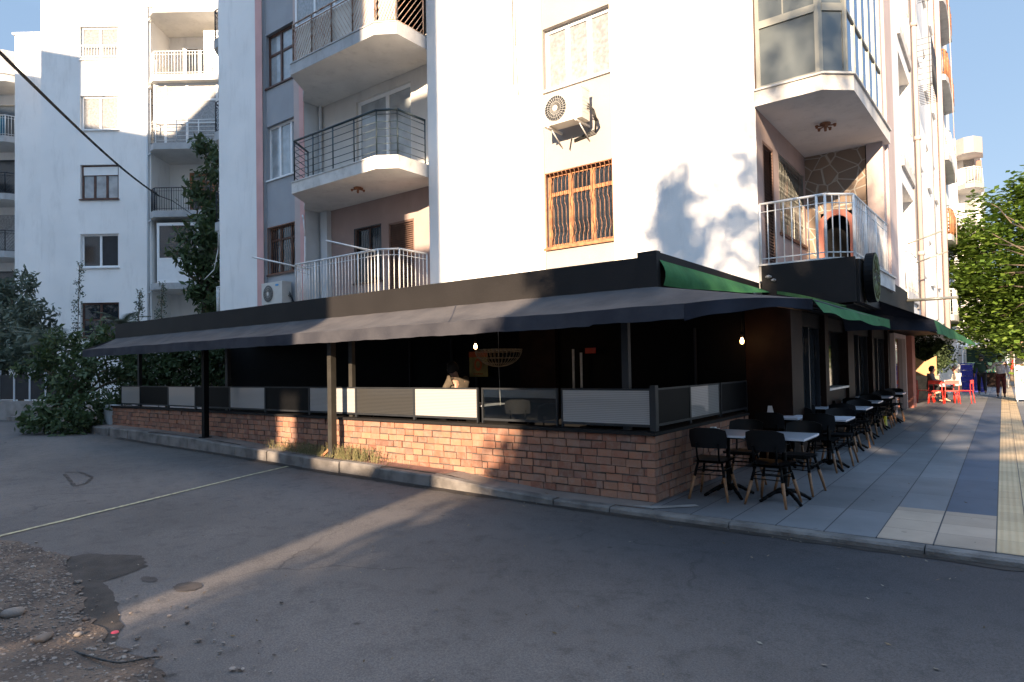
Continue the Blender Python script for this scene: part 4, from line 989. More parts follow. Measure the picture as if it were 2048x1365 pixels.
# second block, stepped back
L2 = turned('apartment_building', 'lower white stair tower between the two left blocks', 'building', -21, 29.0)
m = MB(); m.box(-22.25, -19.63, 29.0, 38, 0, 17.15); m.box(-22.33, -19.63, 28.93, 38.1, 17.15, 17.25)
build('wall', m, 'whiteL', L2)
q = MB()
for a_, b_ in ((13.6, 16.3), (10.0, 11.6), (6.8, 8.7), (3.6, 5.4)): q.box(-19.78, -19.66, 28.94, 28.998, a_, b_)
build('slot_window', q, 'glassd', L2)
L3 = turned('apartment_building', 'white block at the far left edge with stacked balconies', 'building', -26, 32.0)
m = MB(); m.box(-32, -22.3, 32.6, 42, 0, 16.4)
build('wall', m, 'whiteL', L3)
for i, zz in enumerate((16.35, 13.35, 10.55, 7.75, 4.9)):
    q = MB(); q.prism([(-32, 31.0), (-24.3, 31.0), (-23.55, 31.5), (-23.55, 32.59), (-32, 32.59)], zz-(.3 if i else .35), zz, 0, mb=1)
    if i == 0: q.prism([(-32, 30.95), (-24.3, 30.95), (-23.5, 31.5), (-23.5, 32.59), (-32, 32.59)], zz+.001, zz+1.15, 0)
    sl_ = build('balcony_slab', q, ['slab', 'soffit'], L3)
    if i:
        q = MB(); railing(q, [(-29, 31.06), (-24.3, 31.06), (-23.62, 31.55), (-23.62, 32.5)], zz, 1.0, 'lattice' if i > 1 else 'bars', .12, .01, .02); build('railing', q, 'iron' if i > 1 else 'wrail', sl_)
        if i == 1:
            q = MB(); q.box(-28, -24.3, 31.1, 31.12, zz+.08, zz+.95); W['teal'] = mat('teal_cloth', (0.02, 0.13, 0.20), 0.8, var=0.3, scale=5); build('balcony_sheet', q, 'teal', sl_)
        q = MB(); q.box(-26.5, -24.6, 32.54, 32.59, zz, zz+2.1); build('balcony_door', q, 'glassd' if i != 3 else 'glassw', L3)
q = MB(); q.box(-24.15, -23.55, 31.6, 32.59, 0, 16.0); build('pier', q, 'paleblue', L3)
# far block on the right
FB = thing('apartment_building', 'distant white block beyond the street tree on the right', 'building', (-2, 47, 0))
p0, p1 = on(1897, 285, 1, 47)[0], on(1958, 285, 1, 47)[0]; pm = on(1911, 285, 1, 47)[0]
zt_ = on(1912, 281, 1, 47)[2]
m = MB(); m.box(p0-6, pm, 47, 62, 0, zt_+.1); m.box(pm, p1, 48.4, 62, 0, zt_)
build('wall', m, 'whiteL', FB)
for i in range(6):
    zz = zt_-2.75*i
    q = MB(); q.prism([(pm, 47.02), (pm+.4, 46.7), (p1-.25, 46.7), (p1+.15, 47.3), (p1+.15, 48.5), (pm, 48.39)], zz-(.95 if i == 0 else .28), zz, 0, mb=1)
    sl_ = build('balcony_slab', q, ['beige', 'soffit'], FB)
    if i:
        q = MB(); railing(q, [(pm+.05, 47.0), (pm+.4, 46.78), (p1-.28, 46.78), (p1+.1, 47.35)], zz, .95, 'bars', .14, .012, .03); build('railing', q, 'wrail', sl_)
        q = MB(); q.box(pm+.3, p1-.3, 48.36, 48.39, zz, zz+2.0); build('balcony_door', q, 'glassw', FB)
q = MB(); q.box(pm+.95, pm+1.2, 48.0, 48.3, zt_-2.7, zt_-1.2); build('hung_cloth', q, 'coral', FB)

# ------------------------------------------------------------------ terrace: brick wall, screens, enclosure, awnings
YW = 6.9; XW0, XW1 = -17.75, -3.20
bw = thing('brick_wall', 'low red brick wall carrying the glazed screens along the kerb', 'wall', (-10, YW, 0))
m = MB(); bh, bl = .0955, .195
for side in (0, 1):
    L_ = (XW1-XW0) if side == 0 else 3.4
    for r_ in range(9):
        z1 = .885-r_*bh; z0 = z1-bh+.010; s_ = -random.uniform(0, .1) - (bl/2 if r_ % 2 else 0)
        while s_ < L_:
            ln = bl*random.choice((.5, .92, 1, 1, 1.05, 1.15))*random.uniform(.93, 1.07)
            a_, b_ = max(0, s_), min(L_, s_+ln-.010)
            s_ += ln
            if b_-a_ < .03: continue
            o_ = random.uniform(-.012, .008); zj0, zj1 = random.uniform(-.005, .007), random.uniform(-.009, .003)
            if side == 0:
                xx0, xx1 = XW1-b_, XW1-a_
                if z1 < gz((xx0+xx1)/2)-.03: continue
                m.box(xx0, xx1, YW+o_, YW+.1, z0+zj0, z1+zj1)
            else:
                if z1 < .08: continue
                m.box(XW1-.1, XW1+o_, YW+.002+a_, YW+.002+b_, z0+zj0, z1+zj1)
build('bricks', m, 'brick', bw)
m = MB(); m.box(XW0+.01, XW1-.012, YW+.014, YW+.2, -.05, .884); m.box(XW1-.2, XW1-.012, YW+.21, YW+3.4, -.05, .884)
build('mortar_core', m, 'mortar', bw)
m = MB(); m.box(XW0-.03, XW1+.03, YW-.035, YW+.22, .887, .925); m.box(XW1-.22, XW1+.03, YW+.221, YW+3.4, .887, .925)
build('wall_cap', m, 'charc', bw)
m = MB(); m.box(XW0-.65, XW0-.02, YW-.05, YW+.25, .2, .93); pb = build('end_block', m, 'paleblue', bw)

sc = thing('terrace_screen', 'waist-high screen of alternating white and black panels on the brick wall', 'screen', (-10, YW+.08, .93))
YP = YW+.08
seq = [(-17.46,-16.43,'w'),(-16.43,-15.03,'b'),(-15.03,-13.81,'w'),(-13.81,-12.43,'b'),(-12.43,-11.17,'w'),(-11.17,-9.80,'b'),(-9.80,-9.13,'w'),(-9.13,-8.53,'w'),(-8.53,-7.17,'k'),(-7.17,-5.90,'w'),(-5.83,-4.57,'c'),(-4.51,-3.27,'w')]
z0, z1 = 1.00, 1.41
def panel(fr_, a_, b_, t, lab=None):
    f = MB(); e = .022
    fr_.box(f, a_, a_+e, 0, .035, .93, z1+.012); fr_.box(f, b_-e, b_, 0, .035, .93, z1+.012); fr_.box(f, a_+e, b_-e, .002, .033, z1-.012, z1+.010); fr_.box(f, a_+e, b_-e, .002, .033, z0-.03, z0)
    o = build('screen_panel', f, 'dgrey', sc)
    g = MB(); fr_.box(g, a_+e, b_-e, .008, .014, z0, z1-.012)
    if t == 'c': build('glass_pane', g, 'clear', o)
    else: build('infill', g, {'w': 'blindw', 'b': 'black', 'k': 'blindb'}[t], o, label='white slatted infill' if t == 'w' else None)
Pf = Fr((0, YP), (1, 0), (0, 1))
for a_, b_, t in seq: panel(Pf, a_, b_, t)
Ps = Fr((XW1-.06, 0), (0, 1), (-1, 0))
for a_, b_, t in ((7.02, 8.15, 'b'), (8.15, 9.25, 'w'), (9.30, 10.5, 'b')): panel(Ps, a_, b_, t)
m = MB(); m.box(-3.27, -3.20, YP-.03, YP+.05, .93, 1.46); build('corner_post', m, 'dgrey', sc)
# planter oddments under the screens
te = thing('terrace_enclosure', 'black roofed enclosure over the restaurant terrace', 'pavilion', (-10, YW, 0))
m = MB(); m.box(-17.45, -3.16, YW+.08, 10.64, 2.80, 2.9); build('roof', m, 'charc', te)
m = MB(); m.box(-17.5, -3.34, YW-.03, YW+.03, 2.58, 2.945); m.box(-3.34, -3.10, YW-.05, YW+.06, 2.56, 3.0); m.box(-17.55, -17.42, YW+.04, 10.6, 2.5, 2.92)
build('fascia', m, 'charc', te)
for (xx, dm) in ((-16.62, 'dgrey'), (-12.63, 'dgrey'), (-8.72, 'bronze'), (-3.62, 'dgrey')):
    m = MB(); m.box(xx-.045, xx+.045, YW+.13, YW+.20, .9, 2.8); build('post', m, dm, te)
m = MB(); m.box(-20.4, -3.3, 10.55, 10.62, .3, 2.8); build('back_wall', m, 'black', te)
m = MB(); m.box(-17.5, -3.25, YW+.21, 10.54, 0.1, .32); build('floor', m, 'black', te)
m = MB(); m.box(-3.19, -3.11, YW+.07, 11.0, 2.87, 2.99); build('side_beam', m, 'charc', te)
for xx, z0_, z1_ in ((xa(1147, 720, 10.4), 1.15, 2.02), (xa(1163, 740, 10.4), 1.3, 1.95)):
    m = MB(); m.box(xx-.018, xx+.018, 10.38, 10.41, z0_, z1_); build('reflection_bar', m, 'wrail', te)  # pale painted bars standing in for vertical reflections
m = MB(); m.box(xa(1172, 712, 10.4), xa(1192, 712, 10.4), 10.37, 10.40, 1.93, 2.03); build('small_red_plate', m, 'red', te)
m = MB(); m.box(-7.7, -6.85, 10.43, 10.54, 1.0, 2.72); build('brick_panel', m, 'wood', te)
for xx, hh in ((-10.9, 2.35), (-9.6, 2.35), (-8.9, 2.2), (-5.4, 2.3), (-4.1, 2.3)):
    m = MB(); m.box(xx-.015, xx+.015, 10.48, 10.53, .9, hh); build('shelf_upright', m, 'dgrey', te)

def wav(x, k=1.0): return k*(.012*math.sin(x*5.1+1)+.008*math.sin(x*11.3)+.006*math.sin(x*23.7+2))
aw = thing('awning', 'long charcoal canvas awning sloping from the black fascia over the pavement', 'awning', (-10, YW, 2.6))
x0, x1 = -17.2, -2.46
m = MB()
def cf(u, v):
    xr = -17.45+(-3.15+17.45)*u; xe = x0+(x1-x0)*u; x = xr+(xe-xr)*v; y = YW-.035+(6.05-YW+.035)*v
    sag = (1-u**12)*-.03*math.sin(math.pi*v)*(1+.5*math.sin(x*2.1))+.005*math.sin(x*3.3+v*5)*v+.002*math.sin(x*11-v*9)
    z = 2.59+(2.29-2.59)*v+sag
    return (x, y, z)
m.grid(cf, 220, 8); build('canopy', m, 'awn', aw)
for k in (2, 5, 8):
    m = MB()
    u_ = k/10+.013*math.sin(k*3)
    v_ = []
    for j in range(9):
        for du_ in (-.0007, .0007): p_ = cf(u_+du_, j/8); v_.append((p_[0], p_[1], p_[2]+.004))
    m.add(v_, [(2*j, 2*j+1, 2*j+3, 2*j+2) for j in range(8)])
    build('seam', m, 'awnv', aw)
m = MB()
def vf(u, v):
    x = x0+(x1-x0)*u; hem = 2.12+wav(x, .28)+(.02 if x > -3.5 else 0); y = 6.05-.004+.006*math.sin(x*3.1)*v+.004*math.sin(x*8.3+1)*v
    return (x, y, cf(u, 1)[2]+(hem-cf(u, 1)[2])*v)
m.grid(vf, 260, 3)
m.quad((x0, 6.05, 2.29), (x0, 6.05, 2.12), (-17.45, 6.85, 2.42), (-17.45, 6.87, 2.59))
build('valance', m, 'awnv', aw)
m = MB(); m.bar((x0, 6.07, 2.27), (x1, 6.07, 2.27), .02)
for xx in np.arange(-17, -2.6, 1.6): m.bar((xx, 6.07, 2.26), (xx-.2, YW-.04, 2.54), .012)
build('awning_frame', m, 'dgrey', aw)
# side awning over the pavement tables
sa = thing('awning', 'side awning over the pavement tables with green edge and green hanging curtain', 'awning', (-2.2, 8, 2.5))
Apt, Hpt, Dpt = np.array([-3.15, 6.87, 2.59]), np.array([-2.46, 6.05, 2.29]), on(1625, 598, 1, 5.86)
Bpt = np.array([-3.12, 11.0, 2.72]); Cpt = on(1779, 640, 1, 9.1)
m = MB()
def s1f(u, v):  # triangle A-H-D
    e = Hpt+(Dpt-Hpt)*u; e = e + np.array([0, 0, .03*math.sin(math.pi*u)*1.0])
    p = Apt+(e-Apt)*v; return tuple(p)
m.grid(s1f, 24, 8)
build('front_gusset', m, 'awn', sa)
m = MB()
def s2f(u, v):
    a_ = Apt+(Bpt-Apt)*v; b_ = Dpt+(Cpt-Dpt)*v; p = a_+(b_-a_)*u
    p = p+np.array([0, 0, -.05*math.sin(math.pi*u)*math.sin(math.pi*min(1, v*1.0))+.02*math.sin(9*v+4*u)*u]); return tuple(p)
m.grid(s2f, 16, 26)
build('canopy', m, 'awn', sa)
m = MB()
def s3f(u, v):
    e = np.array(s1f(u, 1)); lo = np.array([e[0], e[1]-.01+.015*math.sin(14*u), 2.12+.045*math.sin(math.pi*u)+.01*math.sin(11*u)+(.03)*u]); return tuple(e+(lo-e)*v)
m.grid(s3f, 40, 3); build('valance', m, 'awnd', sa)
m = MB()
D2, C2 = on(1648, 626, 1, 5.92), on(1779, 657, 1, 9.1)
def s4f(u, v):
    e = Dpt+(Cpt-Dpt)*u; lo = D2+(C2-D2)*u+np.array([0, 0, .012*math.sin(16*u)]); return tuple(e+(lo-e)*v+np.array([.01*math.sin(20*u)*v, 0, 0]))
m.grid(s4f, 30, 3); build('green_valance', m, 'green', sa)
m = MB()
def s5f(u, v):
    t = Apt*0+np.array([-3.10, 6.93+4.0*u, 2.90]); zb = 2.60+.24*u**1.6; lo = np.array([-3.06+.15*u, 6.93+4.0*u, zb]); e = t+(lo-t)*v
    e[0] += .05*math.sin(math.pi*v)*(1-u); e[2] += -.0*u; return tuple(e)
m.grid(s5f, 26, 6)
m.grid(lambda u, v: tuple(np.array([-2.91, 10.9, 2.84])*(1-u)+(Dpt+(Cpt-Dpt)*.35)*u+np.array([0, 0, .02+.02*math.sin(3*u)])-np.array([0, 0, .05*v])), 12, 1)
build('green_curtain', m, 'green', sa)
m = MB(); m.bar(tuple(Dpt-np.array([0, -.03, .02])), tuple(Cpt-np.array([.02, 0, .02])), .018); m.bar(tuple(Hpt-np.array([0, -.02, .02])), tuple(Dpt-np.array([0, -.02, .02])), .018)
for t in (.2, .5, .8): m.bar(tuple(Apt+(Bpt-Apt)*t-np.array([0, 0, .05])), tuple(Dpt+(Cpt-Dpt)*t-np.array([0, 0, .04])), .014)
build('awning_frame', m, 'dgrey', sa)
fa = thing('awning', 'further dark awning with a green edge beyond the side awning', 'awning', (-1.3, 18, 2.5))
E0, E1 = on(1875, 664, 1, 13.2), on(1952, 690, 1, 26.5); T0, T1 = np.array([-1.66, 12.6, 2.72]), np.array([-1.66, 26.5, 2.66])
E0t, E1t = on(1868, 640, 1, 13.2), on(1950, 686, 1, 26.5)
m = MB(); m.grid(lambda u, v: tuple((T0+(T1-T0)*v)*(1-u)+(E0t+(E1t-E0t)*v)*u+np.array([0, 0, -.04*math.sin(math.pi*u)])), 8, 30)
m.grid(lambda u, v: tuple((np.array([-2.3, 12.9, 2.60])*(1-u)+E0t*u)*(1-v)+(np.array([-2.25, 12.95, 2.24])*(1-u)+E0*u)*v+np.array([0, .02*math.sin(11*u), .03*math.sin(math.pi*u)])), 20, 4)
m.quad((-2.3, 12.9, 2.60), (-1.66, 12.6, 2.72), tuple(E0t), (-2.0, 13.0, 2.6))
build('canopy', m, 'awnd', fa)
m = MB(); m.grid(lambda u, v: tuple((E0t+(E1t-E0t)*u)*(1-v)+(E0+(E1-E0)*u+np.array([0, 0, -.04]))*v+np.array([.02*math.sin(18*u)*v, 0, .01*math.sin(25*u)])), 40, 2); build('green_valance', m, 'green', fa)

for (px_, lab, mt) in ((411, 'dark steel post standing at the kerbside brick wall, farther of the two', 'black'), (665, 'grey steel post beside the weeds in front of the brick wall', 'bronze')):
    p = on(px_, 870 if px_ == 411 else 900, 1, 6.66); zb = gz(p[0]); m = MB()
    m.box(-.05, .05, -.05, .05, 0, 2.27-zb); o = build('steel_post', m, mt, label=lab, cat='post'); m2 = MB(); m2.box(-.09, .09, -.09, .09, -.001, .012)
    o.location = (p[0], p[1], zb); build('base_plate', m2, mt, o)
# ------------------------------------------------------------------ street across the road, behind the viewpoint (unseen; outlines shaped to cast the long evening shadows)
YO = -15.0
def block(name, label, polys, mt='white'):
    t = thing(name, label, 'building', (polys[0][0], YO, 0)); m = MB()
    for (x0_, x1_, z0_, z1_, d_, sl_) in polys:
        k = d_*math.tan(R(SUN_AZ)) if sl_ else 0
        v = [(x0_,YO,z0_),(x1_,YO,z0_),(x1_+k*0,YO-d_,z0_),(x0_+k,YO-d_,z0_),(x0_,YO,z1_),(x1_,YO,z1_),(x1_+k*0,YO-d_,z1_),(x0_+k,YO-d_,z1_)]
        m.add(v, [(0,3,2,1),(4,5,6,7),(0,1,5,4),(1,2,6,5),(2,3,7,6),(3,0,4,7)])
    build('wall', m, mt, t)
    g = MB()
    for (x0_, x1_, z0_, z1_, d_, sl_) in polys:
        if x1_-x0_ < 5: continue
        z = 1.2
        while z < z1_-1.6:
            x = x0_+1
            while x < x1_-1.6:
                g.box(x, x+1.3, YO, YO+.02, z, z+1.3); x += 2.9
            z += 3
    build('window', g, 'glassd', t); return t
block('apartment_building', 'tall apartment block across the road opposite the white buildings', [(-23.6, -17.62, 0, 20.45, 10, False), (-17.6, -4.75, 0, 23.2, 10, False), (-48, -23.62, 0, 23.3, 10, False), (-3.60, -3.2, 8.4, 21.0, .5, False), (-4.72, -3.62, 8.4, 10.6, .5, False), (-4.72, -3.62, 12.15, 13.0, .5, False), (-4.72, -3.62, 15.3, 16.8, .5, False), (-4.72, -3.62, 18.7, 23.0, .5, False), (-4.1, -3.2, 0, 8.38, .6, False), (-4.70, -1.75, 5.3, 6.95, .5, False), (-1.74, -.48, 5.3, 7.12, .5, False), (-4.70, -1.75, 0, 5.28, .4, False)])
block('apartment_building', 'low apartment block across the road opposite the corner terrace', [(1.7, 5.6, 0, 9.75, 9, True), (5.62, 30, 0, 8.9, 9, False)], 'beige')

# ------------------------------------------------------------------ foliage
def leaves(mb, blobs, size, flat=0.0, seed=1, shape=1.0):
    """blobs: (cx,cy,cz, rx,ry,rz, n); leaves lie in clumps near the blob surface"""
    g = np.random.default_rng(seed)
    for (cx, cy, cz, rx, ry, rz_, n) in blobs:
        nc = max(3, n//22)
        d = g.normal(size=(nc, 3)); d /= np.linalg.norm(d, axis=1)[:, None]
        cl = d*(g.uniform(.45, 1.05, size=(nc, 1)))*np.array([rx, ry, rz_])+np.array([cx, cy, cz])
        idx = g.integers(0, nc, n); p = cl[idx]+g.normal(size=(n, 3))*size*1.35
        tone = g.uniform(0, 1, nc)
        a = g.normal(size=(n, 3)); a /= np.linalg.norm(a, axis=1)[:, None]
        nn_ = g.normal(size=(n, 3)); nn_[:, 2] = np.abs(nn_[:, 2])*(1+flat*3)+flat; nn_ /= np.linalg.norm(nn_, axis=1)[:, None]
        u = np.cross(nn_, a); u /= np.linalg.norm(u, axis=1)[:, None]; v = np.cross(nn_, u)
        s = size*g.uniform(.55, 1.15, size=(n, 1)); 
        q0 = p-u*s*shape; q1 = p+v*s*.5+u*s*.0; q2 = p+u*s*shape; q3 = p-v*s*.5
        o = len(mb.v); V_ = np.stack([q0, q3, q2, q1], 1).reshape(-1, 3)
        mb.v += V_.tolist(); mb.f += [[o+4*i, o+4*i+1, o+4*i+2, o+4*i+3] for i in range(n)]
        mb.m += [0]*n; mb.r += np.clip(tone[idx]*.6+g.uniform(0, .4, n), 0, 1).tolist(); mb.sm += [False]*n
def limbs(mb, root, tips, r0, r1=.012, n=6, wob=.12):
    for t in tips:
        a, b = np.array(root, float), np.array(t, float); pts = []
        for k in range(n+1):
            q = k/n; p = a+(b-a)*q+np.array([0, 0, .25*math.sin(q*3.14)*0]) + (rng.normal(size=3)*wob*math.sin(q*3.14) if 0 < k < n else 0)
            pts.append(p)
        for k in range(n): mb.bar(pts[k], pts[k+1], r0+(r1-r0)*k/n, 0, 6, r0+(r1-r0)*(k+1)/n)
def tree(name, label, cat, base, blobs, size, lm='leaf', trunk=.16, fork=.4, flat=0.0, seed=1, group=None, shape=1.0, fk=None):
    t = thing(name, label, cat, base, group=group); m = MB(); leaves(m, blobs, size, flat, seed, shape); build('crown', m, lm, t)
    top = max(b[2] for b in blobs); f = fk if fk else (base[0], base[1], base[2]+(top-base[2])*fork)
    m = MB(); limbs(m, base, [f], trunk, trunk*.7, 5, .05); limbs(m, f, [b[:3] for b in blobs], trunk*.55, .015, 5, .15); build('trunk', m, 'bark', t); return t
# across the road: dense cone and two loose crowns whose shadows fall on the white wall
bl = []
for k in range(16):
    z_ = 1.0+k*.78; r_ = max(.12, (12.7-z_)/2.93-(.20 if z_ < 7.2 else .05)); 
    for j in range(max(1, int(r_*3.2))):
        an = j*2.4+k; rr_ = r_*.62; bl.append((2.15+rr_*math.cos(an), -14.3+rr_*math.sin(an)*.8, z_, r_*.40+.1, r_*.40+.1, .55, int(120+240*r_)))
tree('conifer', 'dense cone-shaped conifer across the road', 'tree', (2.15, -14.3, 0), bl, .16, 'leaf', .18, .7, seed=3)
bl = [(5.2,-14,10.3,2.2,1,.7,600),(8.6,-14,10.2,2.2,1,.7,600),(6.9,-14,11.6,1.2,.9,.8,330),(8.3,-14,12.0,1.1,.9,.8,240),(9.6,-14,11.0,1.4,1,1,300),(11.4,-14,10.6,1.2,1,.9,220),(4.6,-14,11.5,.9,.7,.6,230)]
_g = random.Random(11)
for x0_, z0_, r0_, n_ in ((3.4,13.3,.35,60),(3.7,13.9,.3,50),(3.8,12.6,.4,70),(2.4,11.9,.35,70),(1.9,12.1,.25,40),(2.7,12.6,.3,50),(3.0,11.9,.4,80),(3.5,11.7,.4,80),(4.15,15.2,.3,60),(4.5,14.8,.35,80),(4.75,14.4,.3,60),(3.2,12.6,.3,50),(2.2,11.4,.4,80),(3.75,14.5,.2,30)): bl.append((x0_, -14, z0_, r0_, .3, r0_*.8, n_))
for (x0_, z0_, x1_, z1_, k_, n_) in ((6.2, 10.4, 2.55, 13.9, 15, 26), (5.6, 10.6, 2.0, 12.3, 11, 30), (6.0, 11.0, 3.3, 13.1, 9, 34), (6.2, 11.5, 4.3, 15.6, 13, 26), (6.6, 11.8, 5.0, 14.8, 9, 30), (7.6, 11.5, 7.2, 14.2, 8, 26), (5.0, 10.5, 2.7, 11.4, 8, 34), (8.4, 12, 9.4, 13.6, 6, 26)):
    for q_ in range(k_):
        u_ = (q_+.5)/k_; bl.append((x0_+(x1_-x0_)*u_+_g.gauss(0, .13), -14+_g.gauss(0, .3), z0_+(z1_-z0_)*u_+_g.gauss(0, .15), .34-.2*u_, .3, .30-.16*u_, int(n_*(1.25-.75*u_))))
tree('broadleaf_tree', 'loose broadleaf tree across the road with bare-tipped branches', 'tree', (6.0, -14, 0), bl, .11, 'leaf', .2, .55, seed=4)

def P3(px_, py_, w_): q = px_w(px_, py_, w_); return tuple(map(float, q))
def bp_blobs(lst):  # (px, py, dist, radius, n)
    out = []
    for px_, py_, w_, r_, n in lst:
        q = P3(px_, py_, w_); out.append((q[0], q[1], q[2], r_, r_, r_*.85, n))
    return out
# bush spilling over the pavement at the end of the terrace
bb = bp_blobs([(130,700,17,.75,900),(185,690,17.2,.6,700),(90,740,17,.7,700),(150,760,16.6,.85,1300),(215,740,17.5,.55,600),(120,815,16.2,.7,900),(180,815,16.3,.7,900),(95,850,15.6,.35,400),(140,845,15.6,.5,700),(200,665,17.6,.3,200),(230,690,18,.3,220),(235,800,17.4,.4,400),(245,750,17.6,.4,350),(60,845,15.7,.25,200)])
bb = [(*b[:3], b[3]*.80, b[4]*.80, b[5]*.82, int(b[6]*.62)) for b in bb]
q = P3(150, 850, 16.8); tree('bush', 'large dark bush spilling over the pavement at the far end of the terrace', 'bush', (q[0], q[1], .4), bb, .075, 'leaf', .07, .3, seed=5, shape=1.3)
bb = bp_blobs([(300,760,19.0,.6,1200),(360,745,19.2,.6,1100),(420,750,19.4,.5,900),(280,710,19.0,.5,900),(330,705,19.4,.5,900),(385,705,19.4,.5,900),(430,705,19.6,.4,600),(260,760,18.8,.5,800)])
q = P3(330, 840, 19.5); tree('bush', 'dark bush behind the screens under the far end of the terrace roof', 'bush', (q[0], q[1], .4), bb, .08, 'leaf', .06, .3, seed=15)
bb = bp_blobs([(20,590,24,.9,800),(55,640,23,.9,900),(10,660,22,1.0,900),(40,700,21,.9,900),(5,730,21,.7,500),(75,700,20,.7,600),(60,560,25,.35,80)])
q = P3(40, 800, 22); tree('shrub_tree', 'feathery grey green tree at the left edge in front of the white blocks', 'tree', (q[0], q[1], .4), bb, .10, 'leafg', .1, .3, seed=6, shape=1.5)
bb = [(b[0]+.25, b[1]+.19, b[2], b[3]*.72, b[4]*.72, b[5]*.8, int(b[6]*.55)) for b in bp_blobs([(395,290,24.5,.5,350),(425,330,24.5,.6,450),(385,385,24,.55,400),(420,430,24,.7,700),(385,470,23.5,.75,800),(365,520,23.5,.75,700),(410,540,23.5,.8,900),(380,590,23.5,.7,600),(420,620,23.5,.7,600),(350,480,23.5,.3,120),(430,280,24.5,.3,150),(405,350,24,.4,250),(435,480,23.5,.6,500)])]
q = P3(410, 800, 23.5); tree('broadleaf_tree', 'dark leafy tree squeezed between the two white apartment blocks', 'tree', (q[0], q[1], .4), bb, .12, 'leaf', .14, .4, seed=7, shape=1.4)
# fan of fronds
def fronds(label, px_, py_, w_, n, L_, seed):
    g = random.Random(seed); q = P3(px_, py_, w_); t = thing('palm', label, 'palm', (q[0], q[1], q[2]-1.2)); m = MB(); st = MB()
    st.bar((q[0], q[1], q[2]-1.2), (q[0], q[1], q[2]), .09)
    for k in range(n):
        an = 2*math.pi*k/n+g.uniform(-.2, .2); up = g.uniform(.35, 1.1); prev = None
        for s_ in range(15):
            u = s_/14; r_ = L_*u*math.cos(up*(1-u*.6)); z_ = L_*(math.sin(up)*u-.45*u*u)
            c = Vector((q[0]+r_*math.cos(an), q[1]+r_*math.sin(an), q[2]+z_))
            if prev is not None:
                m.bar(prev, c, .009, n=4)
                dr = (c-prev).normalized(); sd_ = dr.cross(Vector((0, 0, 1))).normalized(); ll = .30*math.sin(math.pi*min(1, u*.9+.1))*L_
                for sg in (-1, 1):
                    for h_ in (0, .5):
                        b_ = prev.lerp(c, h_); e = b_+sd_*sg*ll+dr*ll*.7-Vector((0, 0, .04)); pr = dr*.018
                        m.add([b_-pr, b_+pr, e], [(0, 1, 2)])
            prev = c
    build('fronds', m, 'leafg', t); build('stem', st, 'bark', t)
fronds('small palm with upright grey green fronds left of the ivy stem', 105, 690, 18, 11, 1.15, 1)
fronds('small feathery palm behind the corner of the long awning', 245, 650, 21, 10, .9, 2)
for px_, y0_, y1_, lb in ((157, 530, 690, 'tall ivy-covered stem rising left of the lowest windows'), (277, 585, 680, 'shorter ivy-covered stem in front of the left block'), (322, 570, 680, 'ivy stem beside the downpipe of the left block')):
    a_, b_ = P3(px_-6, y1_, 20), P3(px_+2, y0_, 20); t = thing('climbing_plant', lb, 'plant', (a_[0], a_[1], .4))
    m = MB(); bl = []
    for k in range(12):
        u = k/11; bl.append((a_[0]+(b_[0]-a_[0])*u+random.uniform(-.05,.05), a_[1]+(b_[1]-a_[1])*u, a_[2]+(b_[2]-a_[2])*u, .11, .11, .12, 34))
    leaves(m, bl, .045, 0, 8); build('leaves', m, 'leafg', t); m = MB(); m.bar((a_[0], a_[1], .4), b_, .012, n=5); build('stem', m, 'bark', t)
# garden wall and fence at the far left
p = P3(-40, 830, 20); p2 = P3(150, 830, 19)
t = thing('garden_wall', 'low weathered garden wall with pale fence posts at the far left', 'wall', (p[0], p[1], .4)); dx = np.array([p2[0]-p[0], p2[1]-p[1]]); L_ = np.linalg.norm(dx); dx /= L_
Gf = Fr((p[0], p[1]), tuple(dx), (-dx[1], dx[0])); m = MB(); Gf.box(m, -6, L_, 0, .25, -.2, .95); build('wall', m, 'concrete', t)
for k in range(-5, 5):
    m = MB(); Gf.box(m, k*.62, k*.62+.06, .08, .14, .95, 1.9); build('fence_post', m, 'paleblue', t)
m = MB(); Gf.box(m, -6, L_, .10, .12, 1.0, 1.75); build('fence_sheet', m, 'dgrey', t)

# street tree on the right
tb = bp_blobs([(1960,560,25,1.0,900),(2030,470,25,1.3,1500),(2070,620,24,1.4,1500),(1985,640,25,1.1,1100),(1925,500,26,.7,420),(2090,520,24,1.4,1200),(1930,590,26,.8,600),(2010,560,24,1.2,1300),(2060,400,25,.8,500),(1990,420,25.5,.5,220),(1925,445,26,.35,80),(1965,400,26,.3,70),(1960,480,25,.8,600),(2040,680,23,.7,500),(1950,650,27,.9,600),(2110,440,25,1,500),(1985,690,26,.6,300),(2150,560,24,1.6,900),(1915,540,26.5,.5,260),(2045,375,25,.4,150)])
tb = [(*b[:6], int(b[6]*1.9)) for b in tb]
tree('street_tree', 'large bright green broad-leaved tree over the pavement on the right', 'tree', (2.3, 26.0, .1), tb, .175, 'leafy', .055, .35, flat=1.2, seed=9, shape=.75, fk=(2.2, 26.2, 4.4))
for i, (x, y, h, r_, lm, lb) in enumerate(((-3.5, 52, 5.2, 2.6, 'leaf', 'dark tree beyond the awnings at the end of the street'), (.5, 56, 6.0, 3.0, 'leaf', 'dark tree behind the market stalls'), (5, 54, 5.6, 3.0, 'leafy', 'sunlit tree behind the white board'), (-2.6, 33.5, 3.3, 1.25, 'leaf', 'dark shrub behind the people at the red table'))):
    bl = [(x+random.uniform(-1, 1)*r_*.7, y+random.uniform(-1, 1)*r_*.5, h*random.uniform(.35, 1), r_*.55, r_*.55, r_*.5, 700 if i < 3 else 1000) for _ in range(9)]
    tree('broadleaf_tree' if i < 3 else 'shrub', lb, 'tree' if i < 3 else 'shrub', (x, y, .1), bl, .17 if i < 3 else .08, lm, .16 if i < 3 else .05, .4, seed=20+i)

